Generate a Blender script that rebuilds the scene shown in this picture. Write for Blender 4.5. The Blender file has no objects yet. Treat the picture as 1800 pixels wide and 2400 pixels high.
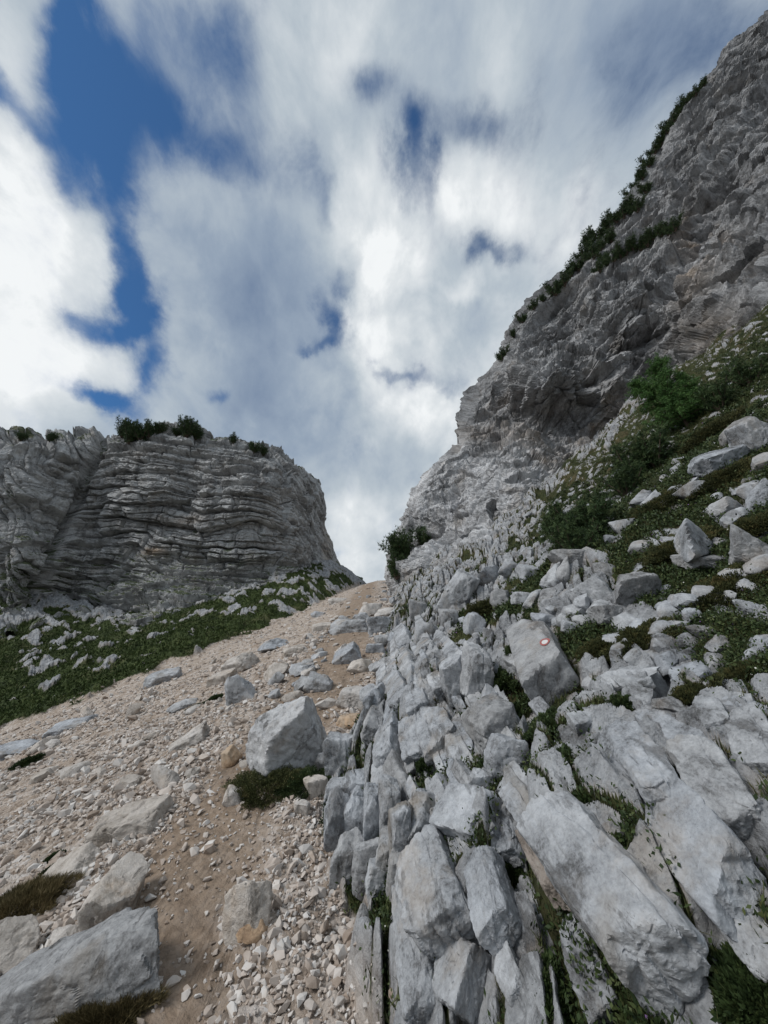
import bpy, bmesh, math, random
import numpy as np
from mathutils import Vector, Matrix
from mathutils.bvhtree import BVHTree
random.seed(7); RNG = np.random.default_rng(7)
R = math.radians
sc = bpy.context.scene

# ------------------------------------------------------------------ camera
PITCH = R(20.3); EYE = 1.6; FPX = 866.7            # FPX: focal length in pixels of the 1800x2400 frame
cam_d = bpy.data.cameras.new('camera'); cam = bpy.data.objects.new('camera', cam_d)
sc.collection.objects.link(cam); sc.camera = cam
cam_d.sensor_fit = 'VERTICAL'; cam_d.sensor_height = 36; cam_d.lens = 13.0
cam_d.clip_start = 0.05; cam_d.clip_end = 5000
cam.location = (0, 0, EYE); cam.rotation_euler = (R(90) + PITCH, 0, 0)
FW = np.array([0, math.cos(PITCH), math.sin(PITCH)]); UP = np.array([0, -math.sin(PITCH), math.cos(PITCH)])

# ------------------------------------------------------------------ world, sun, exposure
SUN_EL, SUN_AZ = 42, -112          # azimuth from +Y, negative = to the left
SKY_STRENGTH = 0.10
def N(nt, t, **kw):
    n = nt.nodes.new(t)
    for k, v in kw.items():
        if k.startswith('i_'):
            n.inputs[int(k[2:]) if k[2:].isdigit() else k[2:].replace('_', ' ')].default_value = v
        else: setattr(n, k, v)
    return n
def mth(nt, op, a, b=None, c=None, clamp=False):
    n = nt.nodes.new('ShaderNodeMath'); n.operation = op; n.use_clamp = clamp
    for i, v in enumerate((a, b, c)):
        if v is None: continue
        if isinstance(v, (int, float)): n.inputs[i].default_value = v
        else: nt.links.new(v, n.inputs[i])
    return n.outputs[0]
def mixc(nt, f, a, b, mode='MIX'):
    n = nt.nodes.new('ShaderNodeMix'); n.data_type = 'RGBA'; n.blend_type = mode
    for s, v in ((n.inputs[0], f), (n.inputs[6], a), (n.inputs[7], b)):
        if isinstance(v, (int, float)): s.default_value = v
        elif isinstance(v, tuple): s.default_value = (*v, 1) if len(v) == 3 else v
        else: nt.links.new(v, s)
    return n.outputs[2]
def noise_t(nt, vec, scale, detail=6, rough=0.55, dist=0.0, lac=2.0):
    n = nt.nodes.new('ShaderNodeTexNoise'); n.inputs['Scale'].default_value = scale
    n.inputs['Detail'].default_value = detail; n.inputs['Roughness'].default_value = rough
    n.inputs['Distortion'].default_value = dist; n.inputs['Lacunarity'].default_value = lac
    if vec is not None: nt.links.new(vec, n.inputs['Vector'])
    return n.outputs['Fac'], n.outputs['Color']
def ramp(nt, f, stops):
    n = nt.nodes.new('ShaderNodeValToRGB'); cr = n.color_ramp
    while len(cr.elements) < len(stops): cr.elements.new(0.5)
    for e, (p, c) in zip(cr.elements, stops):
        e.position = p; e.color = (c, c, c, 1) if isinstance(c, (int, float)) else (*c, 1)
    nt.links.new(f, n.inputs[0]); return n.outputs[0]
def smooth(nt, f, lo, hi):
    n = nt.nodes.new('ShaderNodeMapRange'); n.interpolation_type = 'SMOOTHSTEP'
    nt.links.new(f, n.inputs[0]); n.inputs[1].default_value = lo; n.inputs[2].default_value = hi
    return n.outputs[0]
def vmap(nt, vec, scale=(1, 1, 1), loc=(0, 0, 0), rot=(0, 0, 0)):
    n = nt.nodes.new('ShaderNodeMapping'); nt.links.new(vec, n.inputs[0])
    n.inputs[1].default_value = loc; n.inputs[2].default_value = rot; n.inputs[3].default_value = scale
    return n.outputs[0]

world = bpy.data.worlds.new("World"); sc.world = world; world.use_nodes = True
def build_sky():
    nt = world.node_tree; nt.nodes.clear()
    out = nt.nodes.new('ShaderNodeOutputWorld'); bg = nt.nodes.new('ShaderNodeBackground')
    sky = nt.nodes.new('ShaderNodeTexSky'); sky.sky_type = 'NISHITA'; sky.sun_disc = False
    sky.sun_elevation = R(SUN_EL); sky.sun_rotation = R(SUN_AZ); sky.altitude = 1800
    tc = nt.nodes.new('ShaderNodeTexCoord'); D = tc.outputs['Generated']
    def dot(v):
        n = nt.nodes.new('ShaderNodeVectorMath'); n.operation = 'DOT_PRODUCT'
        nt.links.new(D, n.inputs[0]); n.inputs[1].default_value = v; return n.outputs['Value']
    # tangent plane coordinates round one fixed direction of the sky: (a, b) in units of 100 photo pixels
    f = mth(nt, 'MAXIMUM', dot(tuple(FW)), 0.06)
    a = mth(nt, 'MULTIPLY', mth(nt, 'DIVIDE', dot((1, 0, 0)), f), 8.667)
    b = mth(nt, 'MULTIPLY', mth(nt, 'DIVIDE', dot(tuple(UP)), f), 8.667)
    cmb = nt.nodes.new('ShaderNodeCombineXYZ'); nt.links.new(a, cmb.inputs[0]); nt.links.new(b, cmb.inputs[1])
    P = cmb.outputs[0]
    # cloud layer coordinates: direction projected on a flat layer overhead
    dz = mth(nt, 'MAXIMUM', dot((0, 0, 1)), 0.0)
    dzz = mth(nt, 'ADD', dz, 0.12)
    cm2 = nt.nodes.new('ShaderNodeCombineXYZ')
    nt.links.new(mth(nt, 'DIVIDE', dot((1, 0, 0)), dzz), cm2.inputs[0]); nt.links.new(mth(nt, 'DIVIDE', dot((0, 1, 0)), dzz), cm2.inputs[1])
    L = cm2.outputs[0]
    Ls = vmap(nt, L, scale=(1.15, 0.62, 1), rot=(0, 0, R(14)), loc=(3.1, 1.7, 0))
    Dn = vmap(nt, D, scale=(1.2, .8, .95), rot=(R(20), 0, R(12)))
    def vadd(x, y):
        n = nt.nodes.new('ShaderNodeVectorMath'); n.operation = 'ADD'; nt.links.new(x, n.inputs[0]); nt.links.new(y, n.inputs[1]); return n.outputs[0]
    def vscale(x, k):
        n = nt.nodes.new('ShaderNodeVectorMath'); n.operation = 'SUBTRACT'; nt.links.new(x, n.inputs[0]); n.inputs[1].default_value = (.5, .5, .5)
        m = nt.nodes.new('ShaderNodeVectorMath'); m.operation = 'SCALE'; nt.links.new(n.outputs[0], m.inputs[0]); m.inputs[3].default_value = k; return m.outputs[0]
    _, wc = noise_t(nt, Dn, 3.5, 3, 0.55); _, wc2 = noise_t(nt, vmap(nt, Dn, loc=(4, 4, 4)), 11, 7, 0.62)
    W = vadd(P, vadd(vscale(wc, 2.6), vscale(wc2, 1.15)))
    def blobs(lst, k):
        tot = None
        for (px, py, hw, hh, ang, wt) in lst:
            if wt > .6 and hw < 43 and px > 400: hw *= 1.35; hh *= 1.3; wt *= .80
            v = vmap(nt, W, loc=(-(px - 900) / 100, -(1200 - py) / 100, 0))
            if ang: v = vmap(nt, v, rot=(0, 0, R(-ang)))
            v = vmap(nt, v, scale=(100 / hw, 100 / hh, 0))
            ln = nt.nodes.new('ShaderNodeVectorMath'); ln.operation = 'DOT_PRODUCT'; nt.links.new(v, ln.inputs[0]); nt.links.new(v, ln.inputs[1])
            g = mth(nt, 'MULTIPLY', mth(nt, 'EXPONENT', mth(nt, 'MULTIPLY', ln.outputs['Value'], -k)), wt)
            tot = g if tot is None else mth(nt, 'ADD', tot, g)
        return tot
    # clear patches: px, py, half width, half height, tilt (deg), weight
    cover = blobs([(190, 50, 45, 120, 0, .9), (230, 200, 62, 110, 8, .95), (265, 330, 70, 110, 0, .8), (120, 300, 85, 34, -35, .7), (150, 400, 60, 40, -45, .6), (20, 215, 45, 28, -30, .6), (290, 590, 46, 110, 8, .95), (325, 710, 45, 70, 0, .8), (250, 775, 85, 40, 0, .8), (345, 870, 40, 60, 0, .7), (225, 965, 95, 26, -12, .9), (160, 745, 45, 25, 0, .4),
                   (380, 160, 130, 150, 0, .55), (500, 380, 130, 70, -30, .58), (430, 300, 90, 80, 0, .4), (570, 120, 80, 130, 0, .42), (310, 430, 50, 60, 0, .5), (745, 430, 42, 110, 0, .52), (880, 170, 50, 62, 0, .58), (970, 300, 42, 60, 0, .45), (985, 400, 38, 110, 0, .55), (1100, 285, 80, 56, 0, .52), (1135, 590, 50, 40, 0, .62), (1205, 590, 44, 28, 0, .45), (790, 750, 44, 80, 0, .78), (730, 810, 40, 18, 0, .5),
                   (920, 856, 50, 22, 0, .34), (1030, 868, 70, 34, 0, .45), (505, 930, 34, 20, 0, .5), (1450, 190, 60, 170, -25, .42), (1660, 90, 160, 160, 0, .30), (600, 300, 60, 200, 0, .28), (690, 400, 50, 120, 0, .25), (1290, 200, 50, 120, -20, .22), (650, 560, 30, 60, 0, .2)], .8)
    n1, _ = noise_t(nt, Ls, 2.6, 6, 0.5, 0.2); n2, _ = noise_t(nt, Dn, 9, 9, 0.62, 0.3); n3, _ = noise_t(nt, vmap(nt, Dn, loc=(1.5, 9, 0)), 4.2, 9, 0.56, 0.3)
    op = mth(nt, 'ADD', cover, mth(nt, 'MULTIPLY', mth(nt, 'SUBTRACT', n1, 0.5), .9))
    op = mth(nt, 'ADD', op, mth(nt, 'MULTIPLY', mth(nt, 'SUBTRACT', n2, 0.5), 1.3))
    clear = smooth(nt, op, 0.0, 0.98)
    br = blobs([(70, 600, 190, 230, 0, .5), (60, 330, 90, 90, 0, .2), (80, 900, 170, 80, 0, .32), (60, 120, 120, 110, 0, .12), (905, 600, 80, 190, 0, .42), (840, 60, 110, 110, 0, .25), (1190, 500, 230, 110, -25, .34), (1010, 930, 140, 60, 0, .36), (1110, 690, 46, 40, 0, .35), (870, 810, 60, 60, 0, .28), (1180, 120, 90, 200, 0, .15),
                (580, 730, 150, 140, 0, -.30), (650, 960, 190, 90, 0, -.18), (820, 1120, 220, 90, 0, -.10), (1560, 300, 180, 260, 0, -.25), (1700, 60, 260, 150, 0, -.32), (440, 250, 150, 180, 0, -.12), (1000, 330, 120, 120, 0, -.12), (830, 1290, 160, 110, 0, .22)], .7)
    bv = mth(nt, 'ADD', mth(nt, 'ADD', 0.62, br), mth(nt, 'MULTIPLY', mth(nt, 'SUBTRACT', n3, 0.5), 1.1))
    bv = mth(nt, 'ADD', bv, mth(nt, 'MULTIPLY', mth(nt, 'SUBTRACT', n2, 0.5), 0.45))
    bv = mth(nt, 'SUBTRACT', bv, mth(nt, 'MULTIPLY', clear, .18))
    ccol = ramp(nt, bv, [(0.0, (0.13, 0.18, 0.27)), (0.35, (0.23, 0.285, 0.36)), (0.62, (0.36, 0.41, 0.455)), (0.9, (0.56, 0.59, 0.61)), (1.0, (0.68, 0.70, 0.71))])
    skc = mixc(nt, 1.0, sky.outputs[0], (SKY_STRENGTH * .24, SKY_STRENGTH * .56, SKY_STRENGTH * .80), 'MULTIPLY')
    skc = mixc(nt, .03, skc, (.42, .47, .52))
    col = mixc(nt, clear, ccol, skc)
    below = smooth(nt, dot((0, 0, 1)), -0.05, 0.02)
    col = mixc(nt, below, (0.10, 0.10, 0.10), col)
    nt.links.new(col, bg.inputs[0]); bg.inputs[1].default_value = 1.0
    nt.links.new(bg.outputs[0], out.inputs[0])
build_sky()
sun_d = bpy.data.lights.new('sun', 'SUN'); sun = bpy.data.objects.new('sun', sun_d); sc.collection.objects.link(sun)
sun_d.energy = 1.7; sun_d.angle = R(20); sun_d.color = (1.0, 0.98, 0.95)
sdir = Vector((math.sin(R(SUN_AZ)) * math.cos(R(SUN_EL)), math.cos(R(SUN_AZ)) * math.cos(R(SUN_EL)), math.sin(R(SUN_EL))))
sun.rotation_euler = sdir.to_track_quat('Z', 'Y').to_euler()
sc.view_settings.view_transform = 'Standard'; sc.view_settings.look = 'None'
sc.view_settings.exposure = 0.4; sc.view_settings.gamma = 1
sc.cycles.max_bounces = 5; sc.cycles.diffuse_bounces = 3; sc.cycles.transparent_max_bounces = 4

# ------------------------------------------------------------------ numeric noise
_perm = np.random.default_rng(11).permutation(256).astype(np.int32); _perm = np.concatenate([_perm, _perm, _perm])
_g = np.random.default_rng(12).normal(size=(256, 3)); _g = (_g / np.linalg.norm(_g, axis=1)[:, None]).astype(np.float32)
_rt = np.random.default_rng(13).random((256, 4)).astype(np.float32)
def _chunks(fn):
    def w(P, *a, **k):
        P = np.asarray(P, np.float32); n = len(P)
        if n <= 200000: return fn(P, *a, **k)
        rs = [fn(P[i:i + 200000], *a, **k) for i in range(0, n, 200000)]
        return tuple(np.concatenate(z) for z in zip(*rs)) if isinstance(rs[0], tuple) else np.concatenate(rs)
    return w
def _hash(i, j, k): return _perm[_perm[_perm[i & 255] + (j & 255)] + (k & 255)]
@_chunks
def pn(P):
    I = np.floor(P).astype(np.int32); f = P - I; u = f * f * f * (f * (f * 6 - 15) + 10)
    out = 0
    for dx in (0, 1):
        wx = u[:, 0] if dx else 1 - u[:, 0]
        for dy in (0, 1):
            wy = u[:, 1] if dy else 1 - u[:, 1]
            for dz in (0, 1):
                wz = u[:, 2] if dz else 1 - u[:, 2]
                g = _g[_hash(I[:, 0] + dx, I[:, 1] + dy, I[:, 2] + dz)]
                out = out + wx * wy * wz * (g[:, 0] * (f[:, 0] - dx) + g[:, 1] * (f[:, 1] - dy) + g[:, 2] * (f[:, 2] - dz))
    return out * 1.6
def fbm(P, o=4, gain=0.5, lac=2.03):
    P = np.asarray(P, np.float32); s = 0; a = 1
    for k in range(o): s = s + a * pn(P * lac ** k + 17.3 * k); a *= gain
    return s
def ridged(P, o=4, gain=0.5, lac=2.1):
    P = np.asarray(P, np.float32); s = 0; a = 1
    for k in range(o): s = s + a * (1 - 2 * np.abs(pn(P * lac ** k + 31.7 * k))); a *= gain
    return s
@_chunks
def wor2(P):      # 2-D cells: F1, F2, cell randoms (4), offset to the cell centre
    I = np.floor(P[:, :2]).astype(np.int32); f = P[:, :2] - I; n = len(P)
    F1 = np.full(n, 9., np.float32); F2 = F1.copy(); H = np.zeros(n, np.int32); O = np.zeros((n, 2), np.float32)
    for dx in (-1, 0, 1):
        for dy in (-1, 0, 1):
            h = _hash(I[:, 0] + dx, I[:, 1] + dy, 5); c = _rt[h]
            ox = dx + .1 + .8 * c[:, 0] - f[:, 0]; oy = dy + .1 + .8 * c[:, 1] - f[:, 1]
            d = np.sqrt(ox * ox + oy * oy); m = d < F1
            F2 = np.where(m, F1, np.minimum(F2, d)); H = np.where(m, h, H); O[m, 0] = -ox[m]; O[m, 1] = -oy[m]; F1 = np.where(m, d, F1)
    return F1, F2, _rt[(H * 7 + 3) & 255], O
@_chunks
def wor3(P):
    I = np.floor(P).astype(np.int32); f = P - I; n = len(P)
    F1 = np.full(n, 9., np.float32); F2 = F1.copy(); H = np.zeros(n, np.int32); O = np.zeros((n, 3), np.float32)
    for dx in (-1, 0, 1):
        for dy in (-1, 0, 1):
            for dz in (-1, 0, 1):
                h = _hash(I[:, 0] + dx, I[:, 1] + dy, I[:, 2] + dz); c = _rt[h]
                o = np.stack([dx + c[:, 0] - f[:, 0], dy + c[:, 1] - f[:, 1], dz + c[:, 2] - f[:, 2]], 1)
                d = np.sqrt((o * o).sum(1)); m = d < F1
                F2 = np.where(m, F1, np.minimum(F2, d)); H = np.where(m, h, H); O[m] = -o[m]; F1 = np.where(m, d, F1)
    return F1, F2, _rt[(H * 7 + 3) & 255], O
def sst(x, a, b):
    t = np.clip((x - a) / (b - a), 0, 1); return t * t * (3 - 2 * t)
def softplus(x, k=1.0): return np.logaddexp(0, x / k) * k

# ------------------------------------------------------------------ ground relief z(x, y), metres
def xb(y):        # where the trail meets the rocky right bank
    return np.interp(y, [0, 1.2, 1.8, 2.4, 2.9, 3.6, 4.5, 5.5, 8, 12, 18, 30, 60], [.12, .06, -.02, -.16, -.36, -.3, -.12, -.04, .05, .25, .6, 1.5, 3.0])
def base_h(x, y):
    z = .215 * y - .5 * softplus(y - 47, 3.0)
    r = x - xb(y); rr = np.clip(r, 0, 24)
    z = z + .62 * rr + .012 * rr ** 2 + .2 * sst(r, -.02, .35)
    z = z - .36 * softplus(-x - 1.0, .35) + .05 * np.minimum(np.maximum(-r, 0), 1)
    M = .29 * x + .415 * y - 4.05 + .02 * np.clip(x + 15, -18, 0) ** 2 - 1.2 * softplus(x + 6.5, 1.0) - .5 * softplus(y - 47, 3.0)
    M = M + .45 * sst(-x, 7, 13) - .02 * np.clip(-x - 34, 0, 40) ** 2
    md = M - z
    z = np.where(md > 0, M, z)
    return z, r, md
def trail_c(y):
    return np.interp(y, [0, 1.9, 2.3, 3.0, 3.5, 4.6, 6, 8.5, 12, 20, 45], [-.95, -.92, -1.12, -1.12, -1.0, -.95, -.9, -.85, -.95, -1.2, -1.6])
def ground(x, y, detail=True):
    x = np.asarray(x, np.float32); y = np.asarray(y, np.float32)
    z, r, md = base_h(x, y); n = len(x)
    Z0 = np.zeros(n, np.float32); P = np.stack([x, y, Z0], 1)
    lo = fbm(P * .9, 3); big = fbm(P * .25 + 9, 3)
    edge = r + .12 * fbm(P * 3, 2)
    rockz = sst(edge, -.07, .02)                       # right bank
    mead = sst(md + .45 * lo, 0.0, .35) * (1 - rockz)
    # ---- scree and trail
    tr = np.abs(x - trail_c(y) + .12 * lo); tw = np.interp(y, [0, 3, 6, 12, 40], [.50, .52, .75, .85, .8])
    trail = (1 - sst(tr, tw * .45, tw * 1.15)) * (1 - rockz) * (1 - mead)
    hs = .05 * big + (.03 * lo + .025 * fbm(P * 4, 3)) * (1 - trail * .5) - .05 * trail
    if detail: hs = hs + (.012 * fbm(P * 18, 3) + .006 * np.abs(pn(P * 45))) * (1 - .6 * trail)
    # ---- rocky bank: broken blocks, long side up the valley
    wx = x + .10 * fbm(P * 1.3 + 4, 3) + .10 * y * .35; wy = y + .2 * fbm(P * 1.1 + 8, 2)
    q1 = np.stack([wx / .25, wy / .80, Z0], 1); a1, b1, c1, o1 = wor2(q1)
    q2 = np.stack([wx / .11 + 40, wy / .23, Z0], 1); a2, b2, c2, o2 = wor2(q2)
    e1 = sst(b1 - a1, 0, .16); e2 = sst(b2 - a2, 0, .2)
    vg = .20 + .42 * sst(x / np.maximum(y, .3), .22, .5) * sst(y, 1.9, 2.8) * (1 - sst(y, 10, 14)) + 1.35 * fbm(P * 1.2 + 21, 4) - .12 * sst(y, 4, 7) + .45 * (sst(x / np.maximum(y, .3), .30, .85) * sst(x, .9, 2.2) * 2 - 1) - .55 * sst(y, 9, 16) + .3 * sst(x, 3, 7)
    veg = sst(vg, -.02, .28) * rockz
    blk = .20 * (c1[:, 0] - .35) + .16 * o1[:, 0] * (c1[:, 1] - .25) + .18 * o1[:, 1] * (c1[:, 2] - .5) - .21 * (1 - e1)
    blk2 = .085 * (c2[:, 0] - .5) + .07 * o2[:, 0] * (c2[:, 1] - .3) + .07 * o2[:, 1] * (c2[:, 2] - .5) - .08 * (1 - e2)
    nearf = 1 - sst(y, 1.5, 3.0)
    hr = blk * (1 - .25 * sst(y, 6, 12)) + blk2 * (1 - .5 * nearf) * (1 - .55 * sst(y, 6, 12)) + .12 * lo + .25 * big
    far = sst(y, 7, 13)
    hr = hr + far * (.28 * ridged(P * .45 + 3, 3) - .1) + .45 * sst(y, 4, 10) * fbm(P * .55, 3)
    if detail: hr = hr + .022 * ridged(P * 6, 4) + .005 * ridged(P * 26, 3)
    soil = .10 * lo + .25 * big + .05 * fbm(P * 5, 3) + .03 + .55 * sst(y, 4, 10) * fbm(P * .55, 3)
    pok = sst(c2[:, 3] + .12 * sst(y, 3, 6), .62, .66)
    hv = np.maximum(soil, np.where(pok > .5, blk2 + soil - .02 + .05 * c2[:, 2], -9))
    isrock_v = (hv > soil + .002)
    hb = hr * (1 - veg) + hv * veg
    crack = ((e1 < .6) | (e2 < .42)) & (c1[:, 3] < .85)
    green = np.maximum(veg * (1 - isrock_v), crack * .95 * sst(fbm(P * 2.2 + 5, 3), -.40, .0)) * rockz
    # ---- meadow with strata poking out
    t = (x * .25 + y * .8) ; s1 = fbm(np.stack([x * .10, (y + .35 * x) * .55, Z0 + 3], 1), 4)
    a3, b3, c3, o3 = wor2(np.stack([x / 1.5 + .4 * lo, (y + .3 * x) / .42 + .6 * big, Z0], 1))
    mrock = sst(fbm(P * .55 + 30, 4) + .35 * s1 + .045 * (y - 27) - .02 * (x + 14) + .5 * (c3[:, 0] - .5) - .22, .02, .22)
    hm = .45 * big + .22 * lo + .10 * fbm(P * 3, 3) + mrock * (.35 * c3[:, 1] + .25 * (b3 - a3)) 
    if detail: hm = hm + .03 * fbm(P * 12, 2)
    h = z + hs * (1 - rockz) * (1 - mead) + hb * rockz + hm * mead
    return h, dict(rock=np.clip(rockz * (1 - green) + mead * mrock, 0, 1), green=np.clip(green + mead * (1 - mrock), 0, 1), trail=trail, mead=mead, bank=rockz, r=r, md=md, big=big)

def ray(px, py):
    dx = (px - 900) / FPX; dy = (1200 - py) / FPX
    return np.array([dx, 0, 0]) + FW + UP * dy
_T = np.exp(np.linspace(math.log(.5), math.log(62), 900))
def hit(px, py):
    d = ray(px, py); p = d[None] * _T[:, None]; z = p[:, 2] + EYE
    h, _ = ground(p[:, 0], np.maximum(p[:, 1], .05), False)
    i = np.argmax(z < h)
    if not (z < h).any(): i = len(_T) - 1
    if i > 0:
        g0 = z[i - 1] - h[i - 1]; g1 = z[i] - h[i]; f = g0 / (g0 - g1 + 1e-9); f = min(max(f, 0), 1)
        t = _T[i - 1] * (1 - f) + _T[i] * f
    else: t = _T[0]
    return np.array([0, 0, EYE]) + d * t, t
def gnormal(x, y, e=.25):
    X = np.array([x - e, x + e, x, x]); Y = np.array([y, y, y - e, y + e]); z = base_h(X, Y)[0]
    n = np.array([-(z[1] - z[0]) / (2 * e), -(z[3] - z[2]) / (2 * e), 1]); return n / np.linalg.norm(n)

# ------------------------------------------------------------------ mesh helpers
def link(o, parent=None):
    sc.collection.objects.link(o)
    if parent is not None: o.parent = parent
    return o
def mesh_np(name, V, F, mat, attrs=None, smooth_sh=False, parent=None, mats=None, midx=None):
    V = np.asarray(V, np.float32); F = np.asarray(F, np.int32); k = F.shape[1]
    me = bpy.data.meshes.new(name); me.vertices.add(len(V)); me.vertices.foreach_set('co', V.ravel())
    me.loops.add(F.size); me.loops.foreach_set('vertex_index', F.ravel())
    me.polygons.add(len(F)); me.polygons.foreach_set('loop_start', np.arange(0, F.size, k, dtype=np.int32))
    if smooth_sh: me.polygons.foreach_set('use_smooth', np.ones(len(F), bool))
    else: me.polygons.foreach_set('use_smooth', np.zeros(len(F), bool))
    if attrs:
        for an, av in attrs.items():
            at = me.attributes.new(an, 'FLOAT', 'POINT'); at.data.foreach_set('value', np.asarray(av, np.float32))
    for m in (mats or [mat]): me.materials.append(m)
    me.update(calc_edges=True)
    return link(bpy.data.objects.new(name, me), parent)
def tag(o, label=None, cat=None, group=None, kind=None):
    if label: o['label'] = label
    if cat: o['category'] = cat
    if group: o['group'] = group
    if kind: o['kind'] = kind
    return o
def grid_faces(nr, nc):
    i = np.arange(nr * nc).reshape(nr, nc)
    return np.stack([i[:-1, :-1].ravel(), i[:-1, 1:].ravel(), i[1:, 1:].ravel(), i[1:, :-1].ravel()], 1)

# ------------------------------------------------------------------ materials
def new_mat(name):
    m = bpy.data.materials.new(name); m.use_nodes = True; nt = m.node_tree; b = nt.nodes['Principled BSDF']
    b.inputs['Specular IOR Level'].default_value = .25
    return m, nt, b
def attr(nt, n):
    a = nt.nodes.new('ShaderNodeAttribute'); a.attribute_name = n; return a.outputs['Fac']
def pos(nt): return nt.nodes.new('ShaderNodeNewGeometry').outputs['Position']
def bump(nt, b, h, strength, dist, prev=None):
    n = nt.nodes.new('ShaderNodeBump'); n.inputs['Strength'].default_value = strength; n.inputs['Distance'].default_value = dist
    nt.links.new(h, n.inputs['Height'])
    if prev is not None: nt.links.new(prev, n.inputs['Normal'])
    nt.links.new(n.outputs[0], b.inputs['Normal']); return n.outputs[0]
def rock_colour(nt, p, fine=1.0, light=(.45, .455, .46), mid=(.31, .315, .325), dark=(.12, .118, .116), warm=(.36, .28, .20), warmth=.35):
    f1, _ = noise_t(nt, p, 1.3 * fine, 8, .62); f2, _ = noise_t(nt, p, 7 * fine, 8, .7, .4); f3, _ = noise_t(nt, p, 34 * fine, 5, .65)
    t = mth(nt, 'ADD', mth(nt, 'MULTIPLY', f1, .45), mth(nt, 'ADD', mth(nt, 'MULTIPLY', f2, .35), mth(nt, 'MULTIPLY', f3, .2)))
    c = ramp(nt, t, [(.39, dark), (.47, mid), (.57, light), (.66, tuple(min(1, v * 1.15) for v in light))])
    w, _ = noise_t(nt, vmap(nt, p, loc=(5, 5, 5)), .9 * fine, 6, .65)
    c = mixc(nt, mth(nt, 'MULTIPLY', smooth(nt, w, .54, .68), warmth), c, warm)
    # dark lichen specks and hairline cracks
    s, _ = noise_t(nt, p, 60 * fine, 3, .6); s2, _ = noise_t(nt, p, 3.1 * fine, 4, .6)
    c = mixc(nt, mth(nt, 'MULTIPLY', mth(nt, 'MULTIPLY', smooth(nt, s, .60, .68), smooth(nt, s2, .45, .6)), .5), c, (.12, .115, .11))
    k1, _ = noise_t(nt, vmap(nt, p, scale=(2.6 * fine, .5 * fine, 1.3 * fine), rot=(.3, .5, .2)), 1.0, 9, .72)
    cr = mth(nt, 'SUBTRACT', 1, smooth(nt, k1, .34, .44))
    c = mixc(nt, mth(nt, 'MULTIPLY', cr, .55), c, (.11, .10, .09))
    h = mth(nt, 'ADD', mth(nt, 'MULTIPLY', f2, .7), mth(nt, 'SUBTRACT', mth(nt, 'MULTIPLY', f3, .3), mth(nt, 'MULTIPLY', cr, .5)))
    return c, h
def mat_rock(name, fine=1.0, bs=.7, bd=.05, **kw):
    m, nt, b = new_mat(name); p = pos(nt)
    c, h = rock_colour(nt, p, fine, **kw)
    oi = nt.nodes.new('ShaderNodeObjectInfo'); rd = oi.outputs['Random']
    c = mixc(nt, 1.0, c, ramp(nt, rd, [(0, (.80, .78, .76)), (.3, (1.0, .985, .97)), (.6, (.92, .94, .97)), (1, (1.08, 1.07, 1.06))]), 'MULTIPLY')
    sn, _ = noise_t(nt, vmap(nt, p, loc=(2, 8, 3), scale=(1, 1, .5)), 2.2 * fine / 3, 8, .66)
    c = mixc(nt, mth(nt, 'MULTIPLY', smooth(nt, sn, .53, .66), .45), c, (.20, .165, .125))
    nt.links.new(c, b.inputs['Base Color']); b.inputs['Roughness'].default_value = .85
    bump(nt, b, h, bs, bd / fine); return m
M_rock = mat_rock('limestone', 3.0, .85, .05, light=(.46, .472, .488), mid=(.295, .303, .315), dark=(.10, .10, .10))
M_rockpale = mat_rock('pale_limestone', 4.0, .9, .08, light=(.60, .56, .52), mid=(.46, .42, .38), dark=(.26, .23, .20), warm=(.50, .38, .27), warmth=.35)
M_rockwhite = mat_rock('white_limestone', 3.5, 1.0, .08, light=(.56, .56, .56), mid=(.43, .43, .435), dark=(.2, .195, .19))
M_rockorange = mat_rock('ochre_limestone', 4.0, .6, .05, light=(.52, .42, .32), mid=(.42, .30, .2), dark=(.25, .17, .11), warm=(.45, .28, .15), warmth=.6)
def mat_green(nt, p, sc_=6.0, a=(.020, .028, .010), bcol=(.058, .064, .022), ccol=(.10, .078, .04)):
    f, _ = noise_t(nt, p, sc_, 6, .6); g, _ = noise_t(nt, p, sc_ * .35, 4, .6)
    return mixc(nt, smooth(nt, g, .5, .7), mixc(nt, smooth(nt, f, .35, .65), a, bcol), ccol)
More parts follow.
